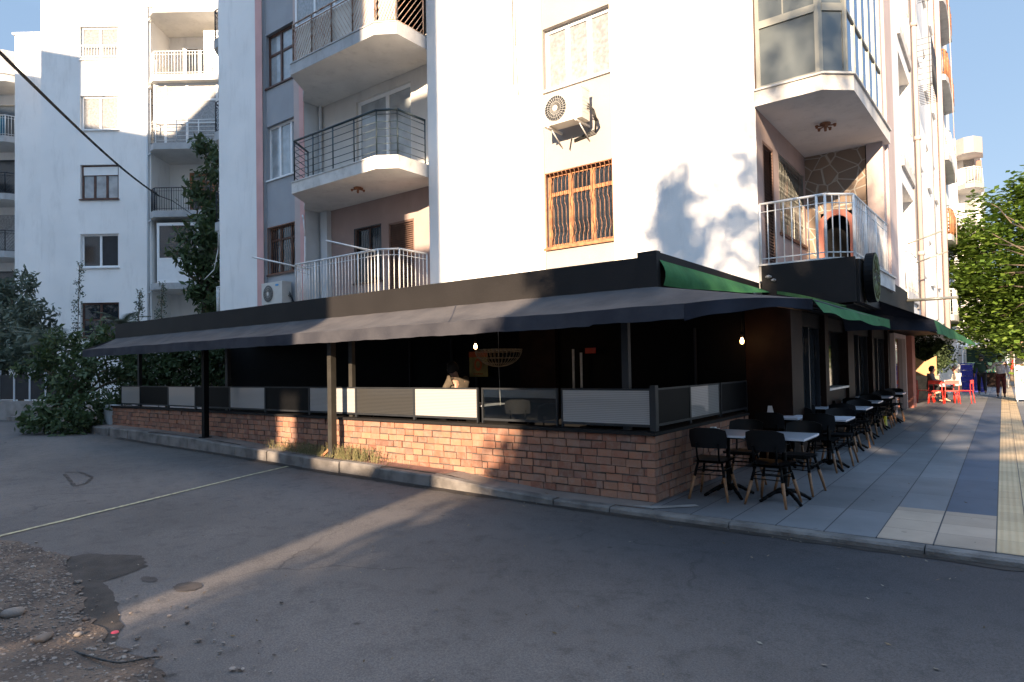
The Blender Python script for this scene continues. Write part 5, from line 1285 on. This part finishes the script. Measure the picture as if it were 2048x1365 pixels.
# weeds by the grey post
def weeds(name, label, cx, cy, rx, ry, n, h, seed):
    g = random.Random(seed); m = MB()
    for _ in range(n):
        x = cx+g.gauss(0, rx); y = min(6.88, max(6.60, cy+g.gauss(0, ry))); z_ = gz(x); a_ = g.uniform(0, 6.28); l_ = h*g.uniform(.3, 1.2); b_ = g.uniform(.1, .8)
        dx_, dy_ = math.cos(a_)*b_*l_, math.sin(a_)*b_*l_*.6; w_ = g.uniform(.002, .005)
        m.add([(x-w_, y, z_), (x+w_, y, z_), (x+dx_*.5+w_, y+dy_*.5, z_+l_*.7), (x+dx_*.5-w_, y+dy_*.5, z_+l_*.7), (x+dx_, y+dy_, z_+l_*.85)], [(0,1,2,3), (3,2,4)])
        if g.random() < .35:
            e = Vector((x+dx_*.5, y+dy_*.5, z_+l_*.7)); q_ = .012
            m.add([e, e+Vector((q_, 0, q_)), e+Vector((q_*2.2, q_, 0)), e+Vector((q_, q_, -q_*.3))], [(0,1,2,3)])
    build(name, m, 'grass', kind='stuff')
weeds('weeds', '', -9.55, 6.72, .50, .09, 480, .20, 1); weeds('weeds', '', -8.2, 6.73, .32, .08, 260, .26, 2); weeds('weeds', '', -9.0, 6.66, .5, .06, 500, .07, 3)
q = P3(662, 903, 11.5); zb = gz(-8.95)
pl = thing('plank', 'short broken orange brown plank leaning by the foot of the grey post', 'plank', (-8.95, 6.66, zb)); pl.rotation_euler = (0, R(-38), R(15))
m = MB(); m.box(-.02, .30, -.045, .045, .0, .035); m.add([(.30,-.045,0),(.30,.045,0),(.36,-.01,.0),(.30,-.045,.035),(.30,.045,.035),(.36,-.01,.03)], [(0,1,2),(3,5,4),(0,2,5,3),(1,4,5,2)])
o = bpy.data.objects.new('board', None); bpy.data.objects.remove(o)
me_o = ORIG.pop(pl.name); ORIG[pl.name] = (0, 0, 0); build('board', m, 'orangew', pl)
# overhead cable
a_, b_ = np.array(P3(-60, 45, 8)), np.array(P3(318, 392, 26.2)); m = MB(); pts = []
for k in range(31):
    u = k/30; p = a_+(b_-a_)*u; pts.append((p[0], p[1], p[2]-.35*math.sin(math.pi*u)*.5))
m.tube(pts, .022); m.tube([(x, y, z_-.03) for x, y, z_ in pts], .012)
b2 = [tuple(b_), P3(345, 402, 27), P3(400, 440, 25.5)]; m.tube(b2, .015)
build('cable', m, 'rope', label='thick black cable sagging from the upper left to the iron balcony of the left block', cat='cable', origin=tuple(b_))
m = MB(); pts = [P3(437, 455, 21), P3(436, 500, 21), P3(428, 540, 21), P3(408, 560, 21)]; m.tube(pts, .012); pts = [P3(437, 440, 20.9), P3(445, 436, 20.8), P3(448, 450, 20.8), P3(440, 462, 20.9)]; m.tube(pts, .012)
build('cable', m, 'wrail', label='thin pale cable looping down the left end of the main building', cat='cable', origin=pts[0])

# ------------------------------------------------------------------ cafe furniture
def skinned(name, nodes, edges, mt, parent, sub=1, root=0, label=None):
    me = bpy.data.meshes.new(name); me.from_pydata([n_[0] for n_ in nodes], edges, []); me.materials.append(W[mt])
    o = link(bpy.data.objects.new(name, me), parent); sk = o.modifiers.new('skin', 'SKIN'); sk.use_smooth_shade = True
    for i, n_ in enumerate(nodes):
        r_ = n_[1]; me.skin_vertices[0].data[i].radius = (r_, r_) if not isinstance(r_, tuple) else r_
    me.skin_vertices[0].data[root].use_root = True
    s_ = o.modifiers.new('sub', 'SUBSURF'); s_.levels = sub; s_.render_levels = sub
    if label: o['label'] = label
    return o
def make_chair():
    t = thing('cafe_chair', 'x', 'chair', (0, 0, 0))
    # faces +y: backrest at -y
    m = MB(); n = 10
    def seat(u, v):
        x = (u-.5)*.43; y = (v-.5)*.41; k = 1-.18*abs(u-.5)**2*(1-v)*4; return (x*k, y, .455-.02*math.cos((u-.5)*3.1)*math.sin(v*3.1)+.012*v)
    m.grid(seat, n, n); o_ = len(m.v); m.grid(lambda u, v: tuple(np.array(seat(1-u, v))-np.array([0, 0, .022])), n, n)
    m.box(-.2, .2, .19, .203, .438, .462); build('seat', m, 'blackp', t)
    m = MB()
    def back(u, v, d=0):
        a_ = (u-.5)*2; hw = .225-.02*(1-v)-.05*max(0, v-.6)**1.2; x = a_*hw; y = -.20-.05*v+.055*a_*a_*-1*-1*(1)-.02+d
        z_ = .60+.24*v-.035*max(0, abs(a_)-.55)*(v)*2; return (x, y, z_)
    m.grid(lambda u, v: back(u, v), 12, 8); m.grid(lambda u, v: back(1-u, v, .016), 12, 8)
    for u in (0, 1): m.quad(back(u, 0), back(u, 1), back(u, 1, .016), back(u, 0, .016))
    m.grid(lambda u, v: back(u, 1, .016*v), 12, 1); build('backrest', m, 'blackp', t)
    for s_ in (-1, 1):
        m = MB(); m.tube([(s_*.12, -.17, .44), (s_*.125, -.205, .50), (s_*.13, -.225, .66)], .011); build('back_support', m, 'black', t)
    for sx in (-1, 1):
        for sy in (-1, 1):
            a_, c_ = Vector((sx*.135, sy*.13, .44)), Vector((sx*.225, sy*.235, 0)); b_ = a_.lerp(c_, .40)
            m = MB(); m.bar(a_, b_, .014, 0, 8, .016); m.bar(b_, c_, .0205, 1, 8, .013); build('leg', m, ['black', 'woodleg'], t)
    m = MB()
    for s_ in (-1, 1):
        m.bar((-.16, s_*.165, .335), (.16, s_*.165, .335), .007); m.bar((s_*.16, -.165, .34), (s_*.16, .165, .34), .007)
        m.bar((-.175, s_*.18, .29), (.175, s_*.18, .29), .006)
    m.box(-.15, .15, -.15, .15, .418, .430); build('under_frame', m, 'black', t); return t
def make_table():
    t = thing('cafe_table', 'x', 'table', (0, 0, 0))
    m = MB(); m.box(-.30, .30, -.35, .35, .728, .752); build('tabletop', m, 'tablew', t)
    m = MB(); m.box(-.29, .29, -.34, .34, .712, .727, 0); m.box(-.2, .2, -.03, .03, .69, .711); m.box(-.03, .03, -.2, .2, .69, .709)
    m.lathe((0, 0, 0), [(.028, .69), (.024, .5), (.032, .3), (.024, .15), (.05, .09), (.03, .06)], 0, 12); build('pedestal', m, 'black', t)
    m = MB()
    for k in range(4):
        a_ = math.pi/4+k*math.pi/2; d_ = Vector((math.cos(a_), math.sin(a_), 0)); pts = [d_*.03+Vector((0,0,.12)), d_*.12+Vector((0,0,.11)), d_*.22+Vector((0,0,.06)), d_*.29+Vector((0,0,.022)), d_*.31+Vector((0,0,.012))]
        for i in range(4): m.bar(pts[i], pts[i+1], .024-.002*i, 0, 8)
    build('foot', m, 'black', t); return t
ch0, tb0 = make_chair(), make_table(); usedc = usedt = False
rows = [(7.78, -2.02, 'first'), (10.45, -2.08, 'second'), (12.95, -2.2, 'third'), (15.0, -2.3, 'fourth'), (17.0, -2.35, 'fifth'), (19.0, -2.3, 'sixth')]
def put(proto, x, y, rz_, label, group, first):
    if first: o = proto; o.location = (x, y, .121); o.rotation_euler = (0, 0, rz_); o['label'] = label; o['group'] = group
    else: o = clone(proto, (x, y, .121), rz_, label, group)
    return o
fc = ft = True
for ri, (yy, xr, nm_) in enumerate(rows):
    for ci, dx_ in enumerate((0, -.66)):
        side = ('right', 'left')[ci]
        put(tb0, xr+dx_+(.0 if ci == 0 else .02), yy, 0, f'white-topped table in the {nm_} row from the kerb, {side} of the pair on the pavement', 'tables under the side awning', ft); ft = False
        j = random.uniform(-.04, .04); a_ = random.uniform(-.12, .12)
        put(ch0, xr+dx_-.08+j, yy-.20+random.uniform(-.05, .05)*(ri > 0), a_, f'black wooden-footed chair seen from behind at the {nm_} table row, {side} one', 'black chairs on the pavement', fc); fc = False
        put(ch0, xr+dx_+j, yy+.58+random.uniform(0, .08), math.pi+a_, f'black wooden-footed chair facing the road at the {nm_} table row, {side} one', 'black chairs on the pavement', False)
for yy, xx in ((8.35, -2.0+.22), (11.1, -1.82)):
    pass
def small(name, label, cat, x, y, z_, prof, mt, n=10):
    m = MB(); m.lathe((x, y, z_), prof, 0, n); return build(name, m, mt, label=label, cat=cat, origin=(x, y, z_))
m = MB(); m.box(-2.86, -2.80, 7.74, 7.80, .874, .93); m.box(-2.79, -2.76, 7.75, 7.79, .874, .915); build('condiment_set', m, 'signw', label='small white condiment set on the nearest left table', cat='condiments', origin=(-2.82, 7.77, .874))
m = MB(); m.box(-2.90, -2.70, 10.3, 10.36, .874, .90); m.add([(-2.95,10.42,.874),(-2.83,10.42,.874),(-2.87,10.44,1.03),(-2.93,10.44,1.03)], [(0,1,2,3)]); build('menu_card', m, 'signw', label='white menu card on the second left table', cat='menu', origin=(-2.9, 10.4, .874))
m = MB(); m.box(-2.75, -2.70, 13.0, 13.06, .874, 1.06); build('menu_card', m, 'signw', label='white upright card on the third left table', cat='menu', origin=(-2.72, 13, .874))
small('floor_cone', 'small yellow cylinder on the pavement among the far chair legs', 'marker', -2.28, 17.6, .121, [(0, 0), (.07, 0), (.06, .01), (.05, .26), (0, .26)], 'yellowp')
# furniture and fittings inside the terrace
for i, (x, y, a_, lb) in enumerate(((-5.5, 8.0, 1.2, 'black chair behind the clear glass panel of the screen, left one'), (-4.9, 8.6, 2.6, 'black chair behind the clear glass panel of the screen, right one'), (-6.6, 8.9, .5, 'black chair inside the terrace beyond the white screen panel'), (-10.2, 8.6, 2.0, 'black chair deep inside the left part of the terrace'))):
    o = clone(ch0, (x, y, .321), a_, lb, 'chairs inside the terrace')
o = clone(tb0, (-5.25, 8.9, .321), .1, 'table inside the terrace behind the clear glass panel', 'tables inside the terrace')
o = clone(tb0, (-7.3, 8.7, .321), .1, 'table inside the terrace in front of the standing person', 'tables inside the terrace')
def bulb(x, y, z_, label, watts):
    t = thing('pendant_bulb', label, 'lamp', (x, y, z_)); m = MB()
    m.lathe((x, y, z_), [(0, -.05), (.018, -.045), (.028, -.02), (.028, .005), (.016, .035), (.012, .05)], 0, 12); build('bulb', m, 'bulb', t)
    m = MB(); m.lathe((x, y, z_), [(.016, .045), (.022, .05), (.022, .13), (0, .135)], 0, 10); m.bar((x, y, z_+.13), (x, y, 2.66), .005, n=4); build('socket', m, 'black', t)
    l_ = bpy.data.lights.new('lamp_light', 'POINT'); l_.energy = watts*.22; l_.color = (1, .5, .2); l_.shadow_soft_size = .03
    lo = bpy.data.objects.new('lamp_light', l_); C.objects.link(lo); lo.parent = t; lo.location = (0, -.07, 0)
b1 = P3(1484, 682, 10.1); bulb(b1[0], b1[1], b1[2], 'glowing pendant bulb in front of the wooden pier at the corner', 1.2)
b2 = P3(951, 693, 11.6); bulb(b2[0], b2[1], b2[2], 'glowing pendant bulb inside the terrace left of the wicker shade', 1.2)
# wicker shade
c = P3(997, 700, 11.0); t = thing('wicker_shade', 'wide half-round wicker lamp shade hanging inside the terrace', 'lamp shade', c); m = MB(); r_ = .40
for k in range(34):
    a_ = 2*math.pi*k/34; m.tube([(c[0]+r_*math.cos(a_)*math.cos(p_), c[1]+r_*math.sin(a_)*math.cos(p_), c[2]-.29*math.sin(p_)) for p_ in np.linspace(0, 1.5, 7)], .0045, n=4)
for p_ in (0, .12, .5, .9, 1.3): m.tube([(c[0]+r_*math.cos(a_)*math.cos(p_), c[1]+r_*math.sin(a_)*math.cos(p_), c[2]-.29*math.sin(p_)) for a_ in np.linspace(0, 6.2832, 33)], .010 if p_ == 0 else .005, n=4)
W['wicker'] = mat('pale_wicker', (0.42, 0.33, 0.22), 0.8, var=0.3, scale=20); build('basket', m, 'wicker', t)
m = MB(); m.bar((c[0], c[1], c[2]-.29), (c[0]+.02, c[1], c[2]-.95), .004, n=4); m.bar((c[0], c[1], c[2]-.1), (c[0], c[1], 2.79), .004, n=4); build('cord', m, 'wrail', t)
# poster
t = thing('poster', 'small striped poster with an orange ring hanging beside the pendant bulb', 'poster', (-7.3, 10.38, 1.2))
pa, pb_ = on(938, 704, 1, 10.38), on(975, 754, 1, 10.38); m = MB(); m.box(pa[0], pb_[0], 10.385, 10.40, pb_[2], pa[2]); W['postr'] = mat('poster_ground', (0.30, 0.26, 0.10), 0.8, var=0.3, scale=9); build('sheet', m, 'postr', t)
m = MB(); m.box(pa[0], pb_[0], 10.378, 10.384, pa[2]-.12, pa[2]); W['postred'] = mat('poster_orange', (0.50, 0.11, 0.03), 0.7); cx, cz = (pa[0]+pb_[0])/2, (pa[2]+pb_[2])/2-.01
v = []
for i in range(24):
    a_ = 2*math.pi*i/24
    for r_ in (.06, .105): v.append((cx+r_*math.cos(a_), 10.377, cz+r_*1.25*math.sin(a_)))
m.add(v, [(2*i, 2*i+1, (2*i+3) % 48, (2*i+2) % 48) for i in range(24)])
m.tube([(cx-.13+.02*k, 10.375, pb_[2]+.06+.012*math.sin(k*2.1)) for k in range(14)], .007, n=4); build('print', m, 'postred', t)
for k in range(5):
    pass

# ------------------------------------------------------------------ people
def person(label, loc, rz_, pose, top, bot, hair='hair', shoe='cblack', sc_=1.0, group=None, sleeves=True):
    t = thing('person', label, 'person', loc, group=group); t.rotation_euler = (0, 0, rz_); t.scale = (sc_,)*3; ORIG[t.name] = (0, 0, 0)
    J_ = dict(pel=(0,0,.95), wai=(0,0,1.08), che=(0,.0,1.28), nek=(0,.01,1.45), hd0=(0,.015,1.54), hd1=(0,.03,1.62), hd2=(0,.02,1.69),
              shL=(-.17,0,1.40), elL=(-.24,-.02,1.14), haL=(-.25,.06,.90), shR=(.17,0,1.40), elR=(.24,-.02,1.14), haR=(.25,.06,.90),
              hiL=(-.09,0,.90), knL=(-.10,.02,.50), anL=(-.10,-.01,.09), toL=(-.11,.13,.03), hiR=(.09,0,.90), knR=(.10,.02,.50), anR=(.10,-.01,.09), toR=(.11,.13,.03))
    J_.update(pose); k = list(J_); ix = {a_: i for i, a_ in enumerate(k)}
    RR = dict(pel=(.15,.11), wai=(.13,.095), che=(.145,.09), nek=.05, hd0=.075, hd1=.088, hd2=.07, shL=.06, elL=.042, haL=.03, shR=.06, elR=.042, haR=.03, hiL=.09, knL=.058, anL=.042, toL=.03, hiR=.09, knR=.058, anR=.042, toR=.03)
    E_ = [('pel','wai'),('wai','che'),('che','nek'),('nek','hd0'),('hd0','hd1'),('hd1','hd2'),('che','shL'),('shL','elL'),('elL','haL'),('che','shR'),('shR','elR'),('elR','haR'),('pel','hiL'),('hiL','knL'),('knL','anL'),('anL','toL'),('pel','hiR'),('hiR','knR'),('knR','anR'),('anR','toR')]
    nodes = [(J_[a_], RR[a_]) for a_ in k]; ed = [(ix[a_], ix[b_]) for a_, b_ in E_]
    # fingers
    for s_ in 'LR':
        h = Vector(J_['ha'+s_]); d_ = (h-Vector(J_['el'+s_])).normalized(); sd_ = Vector((0, 1, 0)) if abs(d_.y) < .8 else Vector((1, 0, 0)); hi = ix['ha'+s_]
        nodes.append((tuple(h+d_*.06), .026)); pi_ = len(nodes)-1; ed.append((hi, pi_))
        for f_ in range(4):
            b_ = h+d_*.085+sd_*(f_-1.5)*.018; e_ = b_+d_*(.05+.012*(f_ in (1, 2))); nodes.append((tuple(b_), .009)); nodes.append((tuple(e_), .007)); n_ = len(nodes); ed += [(pi_, n_-2), (n_-2, n_-1)]
        th_ = h+d_*.03+sd_*.035; nodes.append((tuple(th_), .010)); nodes.append((tuple(th_+d_*.035+sd_*.01), .008)); n_ = len(nodes); ed += [(hi, n_-2), (n_-2, n_-1)]
    hd = Vector(J_['hd1']); up_ = (Vector(J_['hd2'])-Vector(J_['hd0'])).normalized(); fw_ = Vector(pose.get('face', (0, 1, 0))).normalized(); J_.pop('face', None)
    skinned('body', nodes, ed, 'skin', t, 2)
    def part(nm, ks, ee, mt, inf, ov={}, sub=2):
        nd = []
        for a_ in ks:
            p_ = ov.get(a_, J_[a_]); r__ = RR.get(a_, .04); r__ = tuple(q+inf for q in r__) if isinstance(r__, tuple) else r__+inf; nd.append((p_, r__))
        skinned(nm, nd, [(ks.index(a_), ks.index(b_)) for a_, b_ in ee], mt, t, sub)
    ov = {s+'2': None for s in ()}
    for s_ in 'LR':
        e_, h_ = Vector(J_['el'+s_]), Vector(J_['ha'+s_]); J_['cu'+s_] = tuple(e_.lerp(h_, .9 if sleeves else .05)); RR['cu'+s_] = .036
        J_['cf'+s_] = tuple(Vector(J_['an'+s_])+Vector((0, 0, .03))); RR['cf'+s_] = .05
    J_['nk2'] = tuple(Vector(J_['che']).lerp(Vector(J_['nek']), .98)); RR['nk2'] = .062
    J_['nk1'] = tuple(Vector(J_['che']).lerp(Vector(J_['nek']), .55)); RR['nk1'] = (.115, .08)
    J_['hem'] = tuple(Vector(J_['pel'])+Vector((0, 0, -.02))); RR['hem'] = (.16, .12)
    part('top', ['hem','wai','che','nk1','nk2','shL','elL','cuL','shR','elR','cuR'], [('hem','wai'),('wai','che'),('che','nk1'),('nk1','nk2'),('che','shL'),('shL','elL'),('elL','cuL'),('che','shR'),('shR','elR'),('elR','cuR')], top, .027)
    part('trousers', ['pel','hiL','knL','cfL','hiR','knR','cfR'], [('pel','hiL'),('hiL','knL'),('knL','cfL'),('pel','hiR'),('hiR','knR'),('knR','cfR')], bot, .014)
    for s_ in 'LR':
        skinned('shoe', [(tuple(Vector(J_['an'+s_])+Vector((0,-.03,-.045))), .04), (J_['to'+s_], .035)], [(0, 1)], shoe, t, 1)
    m = MB(); c_ = hd+up_*.035-fw_*.02
    def hf(u, v):
        a_ = 2*math.pi*u; b_ = -.95+v*2.5; cb_ = math.cos(b_) if b_ > -.3 else .93; d_ = Vector((math.cos(a_)*cb_, math.sin(a_)*cb_, math.sin(b_)))
        f_ = d_.dot(fw_); 
        if f_ > .15 and d_.z < .45: d_ = (d_-fw_*(f_-.15)).normalized()*.86
        rr_ = .112+.006*math.sin(a_*7)*math.cos(b_*5); return tuple(c_+Vector((d_.x*rr_, d_.y*rr_, d_.z*rr_*1.05)))
    m.grid(hf, 20, 10); build('hair', m, hair, t)
    m = MB(); sd_ = fw_.cross(Vector((0, 0, 1))).normalized(); fc_ = hd+fw_*.082
    m.add([fc_+up_*.02, fc_-sd_*.014-up_*.022, fc_+fw_*.026-up_*.018, fc_+sd_*.014-up_*.022], [(0,1,2),(0,2,3),(1,3,2)])
    for s_ in (-1, 1): q_ = hd+sd_*s_*.088; m.lathe(tuple(q_), [(0,-.03),(.014,-.02),(.018,0),(.014,.022),(0,.03)], 0, 8)
    build('nose_and_ears', m, 'skin', t)
    m = MB()
    for s_ in (-1, 1): q_ = hd+fw_*.083+sd_*s_*.032+up_*.018; m.lathe(tuple(q_), [(0,-.008),(.011,0),(0,.008)], 0, 8)
    q_ = hd+fw_*.085-up_*.045; m.bar(q_-sd_*.022, q_+sd_*.022, .005); build('eyes_and_mouth', m, 'black', t)
    return t
person('person in a dark green jacket and black trousers walking away beside the blue crates', (-.76, 35.0, .12), R(4), dict(knL=(-.10,.14,.52), anL=(-.10,.10,.10), toL=(-.11,.24,.04), knR=(.10,-.02,.50), anR=(.11,-.22,.13), toR=(.12,-.12,.05), elR=(.25,.0,1.15), haR=(.12,.2,1.12)), 'cgreen', 'cblack', shoe='shoe')
person('person in a pale lilac sweater and maroon trousers walking away', (-.09, 32.9, .12), R(-3), dict(knL=(-.10,.0,.50), anL=(-.10,-.18,.13), toL=(-.11,-.06,.05), knR=(.10,.13,.52), anR=(.10,.10,.09), toR=(.11,.24,.04), elL=(-.32,.02,1.2), haL=(-.42,.16,1.28)), 'cwhite', 'cmaroon', sc_=.98)
sit = dict(pel=(0,0,.50), wai=(0,.0,.64), che=(0,.02,.86), nek=(0,.05,1.03), hd0=(0,.07,1.12), hd1=(0,.09,1.20), hd2=(0,.08,1.27), shL=(-.18,.02,.98), elL=(-.25,.10,.76), haL=(-.14,.32,.76), shR=(.18,.02,.98), elR=(.25,.10,.76), haR=(.14,.32,.76),
           hiL=(-.1,.06,.50), knL=(-.13,.44,.50), anL=(-.13,.46,.10), toL=(-.14,.60,.04), hiR=(.1,.06,.50), knR=(.13,.44,.50), anR=(.13,.46,.10), toR=(.14,.60,.04))
person('person in a grey jacket seated at the red table, left one', (-2.18, 28.6, .12), R(-75), sit, 'cgrey', 'cblack')
person('person in a cream shirt seated at the red table, right one', (-1.35, 28.9, .12), R(110), sit, 'cwh', 'cblack', hair='cgrey')
pv = P3(908, 752, 10.6)
person('person in an olive shirt standing inside the terrace behind the white screen panel', (pv[0]+.08, pv[1], .32), R(80), dict(nek=(0,.06,1.33), che=(0,-.0,1.18), wai=(0,-.02,1.02), hd0=(0,.11,1.40), hd1=(0,.16,1.46), hd2=(0,.17,1.53), shL=(-.17,.0,1.28), shR=(.17,.0,1.28), elL=(-.22,.12,1.04), haL=(-.12,.34,1.0), elR=(.22,.12,1.04), haR=(.12,.34,1.0)), 'olive', 'cblack', sc_=.93, sleeves=False)
person('distant person in a red top among the market stalls', (.62, 46, .12), R(20), {}, 'red', 'cblack')

# red cafe set
def make_red_chair():
    t = thing('metal_chair', 'x', 'chair', (0, 0, 0))
    m = MB(); m.box(-.21, .21, -.20, .20, .44, .455)
    for k in range(5): m.box(-.2, .2, -.19+k*.08, -.14+k*.08, .456, .464)
    build('seat', m, 'red', t)
    m = MB(); m.box(-.21, .21, -.235, -.22, .70, .83); m.box(-.21, -.19, -.23, -.21, .45, .70); m.box(.19, .21, -.23, -.21, .45, .70); build('backrest', m, 'red', t)
    for sx in (-1, 1):
        for sy in (-1, 1): m = MB(); m.bar((sx*.2, sy*.2, .45), (sx*.23, sy*.25, 0), .014); build('leg', m, 'red', t)
    return t
rc = make_red_chair()
spots = [((-2.35, 28.35), R(-80), 'red metal chair on the left end of the red table'), ((-1.95, 27.75), R(0), 'red metal chair with its back to the road, left of two at the red table'), ((-1.5, 27.9), R(10), 'red metal chair with its back to the road, right of two at the red table'), ((-1.12, 28.2), R(80), 'red metal chair on the pavement end of the red table, seen side-on')]
for i, ((x, y), a_, lb) in enumerate(spots):
    if i == 0: rc.location = (x, y, .121); rc.rotation_euler = (0, 0, a_); rc['label'] = lb; rc['group'] = 'red chairs'
    else: clone(rc, (x, y, .121), a_, lb, 'red chairs')
t = thing('metal_table', 'small red metal table between the seated people', 'table', (-1.75, 28.5, .121)); m = MB(); m.box(-2.1, -1.4, 28.2, 28.8, .83, .85); build('tabletop', m, 'red', t)
for sx in (-2.05, -1.45):
    for sy in (28.25, 28.75): m = MB(); m.bar((sx, sy, .83), (sx, sy, .121), .014); build('leg', m, 'red', t)
small('coffee_cup', 'small white cup on the red table', 'cup', -1.7, 28.4, .851, [(0,0),(.03,0),(.045,.09),(.04,.09),(0,.02)], 'signw')
# crates
n_ = 0; cr0 = None
for ci in range(2):
    for k in range(5):
        lb = f'blue plastic crate, {("lowest","second from the bottom","middle","second from the top","topmost")[k]} in the {("left","right")[ci]} stack'
        if cr0 is None:
            cr0 = thing('crate', lb, 'crate', (0, 0, 0), group='blue crates in two stacks'); m = MB(); a_, b_, h = .24, .2, .27
            for z_ in (.0, .09, .22): m.box(-a_, a_, -b_, -b_+.02, z_, z_+.05); m.box(-a_, a_, b_-.02, b_, z_, z_+.05); m.box(-a_, -a_+.02, -b_+.02, b_-.02, z_, z_+.05); m.box(a_-.02, a_, -b_+.02, b_-.02, z_, z_+.05)
            for sx in (-1, 1):
                for sy in (-1, 1): m.box(sx*a_-.03*(sx > 0), sx*a_+.03*(sx < 0), sy*b_-.03*(sy > 0)-.001*sy*-1, sy*b_+.03*(sy < 0), .002, h-.002)
            m.box(-.2, .2, -.18, .18, .01, .2); build('crate_body', m, 'blue', cr0); o = cr0
        else: o = clone(cr0, (0, 0, 0), 0, lb, 'blue crates in two stacks')
        o.location = (-1.40+ci*.52, 38.0, .121+k*.275); o.scale = (1, 1, 1)
# white board
t = thing('sign_board', 'tall white sign board with grey top and small green mark at the right edge', 'sign', (.62, 29.8, .12)); m = MB(); bx0, bx1 = .34, 1.05
m.box(bx0, bx1, 29.8, 29.88, .2, 1.45, 0); m.box(bx0, bx1, 29.8, 29.88, 1.455, 2.05, 1); m.box(bx0+.02, bx0+.06, 29.75, 29.95, .12, .2, 1); m.box(bx1-.06, bx1-.02, 29.75, 29.95, .12, .2, 1)
build('board', m, ['signw', 'slab'], t); m = MB(); v = []
for i in range(20):
    a_ = 2*math.pi*i/20
    for r_ in (.05, .09): v.append((.58+r_*math.cos(a_), 29.796, .88+r_*math.sin(a_)))
m.add(v, [(2*i, (2*i+2) % 40, (2*i+3) % 40, 2*i+1) for i in range(20)]); build('green_mark', m, 'signg', t)
# end of the shop front: door frame, coral pillar, stone wall, board, globes
t = thing('shop_door', 'pale framed shop door with a coral pillar at the end of the cafe front', 'door', (-2.6, 23.5, .12)); m = MB()
m.box(-2.66, -2.5, 21.7, 21.95, .12, 2.5); m.box(-2.66, -2.5, 24.4, 24.6, .12, 2.5); m.box(-2.66, -2.5, 21.95, 24.4, 2.38, 2.5); build('door_frame', m, 'pinkpale', t)
m = MB(); m.box(-2.64, -2.60, 21.95, 24.4, .12, 2.38); build('glass_pane', m, 'glassd', t); m = MB(); m.box(-2.75, -2.38, 25.0, 25.9, .12, 2.5); build('pillar', m, 'coral', t)
t = thing('display_board', 'tan board standing on a pale stone wall behind the red chairs', 'board', (-2.8, 31, .12)); m = MB(); m.box(-3.0, -2.05, 30.9, 31.1, .12, 1.05); build('stone_base', m, 'sandst', t)
m = MB(); m.add([(-2.85,30.95,1.06),(-2.12,30.95,1.06),(-2.12,30.95,1.85),(-2.5,30.95,1.62),(-2.85,30.95,1.8),(-2.85,31.0,1.06),(-2.12,31.0,1.06),(-2.12,31.0,1.85),(-2.5,31.0,1.62),(-2.85,31.0,1.8)], [(0,1,2,3,4),(9,8,7,6,5),(0,5,6,1),(1,6,7,2),(2,7,8,3),(3,8,9,4),(4,9,5,0)]); build('panel', m, 'tan', t)
for i, (px_, lb) in enumerate(((1845, 'round white globe lamp, left of the pair above the tan board'), (1860, 'round white globe lamp, right of the pair above the tan board'))):
    q = P3(px_, 696, 31); t = thing('globe_lamp', lb, 'lamp', (q[0], q[1], .12), group='globe lamps'); m = MB(); m.lathe(q, [(0,-.13),(.09,-.1),(.13,0),(.09,.1),(0,.13)], 0, 14); build('globe', m, 'signw', t); m = MB(); m.bar((q[0], q[1], .12), (q[0], q[1], q[2]-.12), .02); build('lamp_post', m, 'black', t)
# market beyond
for i, (x0_, x1_, y_, zt_, mt, lb) in enumerate(((-1.9, .3, 44, 2.65, 'slabw', 'pale-roofed market stall beyond the blue crates'), (.4, 3.4, 45, 2.45, 'tan', 'brown-roofed market stall behind the walking people'), (-6, -2, 43, 2.5, 'slab', 'grey-roofed market stall under the dark trees'))):
    t = thing('market_stall', lb, 'stall', ((x0_+x1_)/2, y_, .12)); m = MB(); m.add([(x0_,y_,zt_-.25),(x1_,y_,zt_-.3),(x1_,y_+3,zt_+.15),(x0_,y_+3,zt_+.2),(x0_,y_,zt_-.31),(x1_,y_,zt_-.36),(x1_,y_+3,zt_+.09),(x0_,y_+3,zt_+.14)], [(0,1,2,3),(7,6,5,4),(0,4,5,1),(1,5,6,2),(2,6,7,3),(3,7,4,0)]); build('roof', m, mt, t)
    for xx in (x0_+.1, x1_-.1):
        m = MB(); m.bar((xx, y_+.1, .12), (xx, y_+.1, zt_-.33), .03); build('post', m, 'wrail', t)
    m = MB(); m.box(x0_+.2, x1_-.2, y_+1, y_+2, .12, .9); build('counter', m, 'wood', t)
    m = MB()
    for _ in range(60): m.lathe((random.uniform(x0_+.3, x1_-.3), random.uniform(y_+1, y_+1.9), .95), [(0,-.06),(.06,0),(0,.06)], random.randint(0, 3), 7)
    W['orange'] = mat('orange_fruit', (.6, .18, .02), .6) if 'orange' not in W else W['orange']
    build('produce', m, ['orange', 'signg', 'red', 'cwhite'], t)
    m = MB(); m.box(x0_+.2, x1_-.2, y_+2.6, y_+2.65, .12, 2.3); build('back_sheet', m, 'cgreen', t)
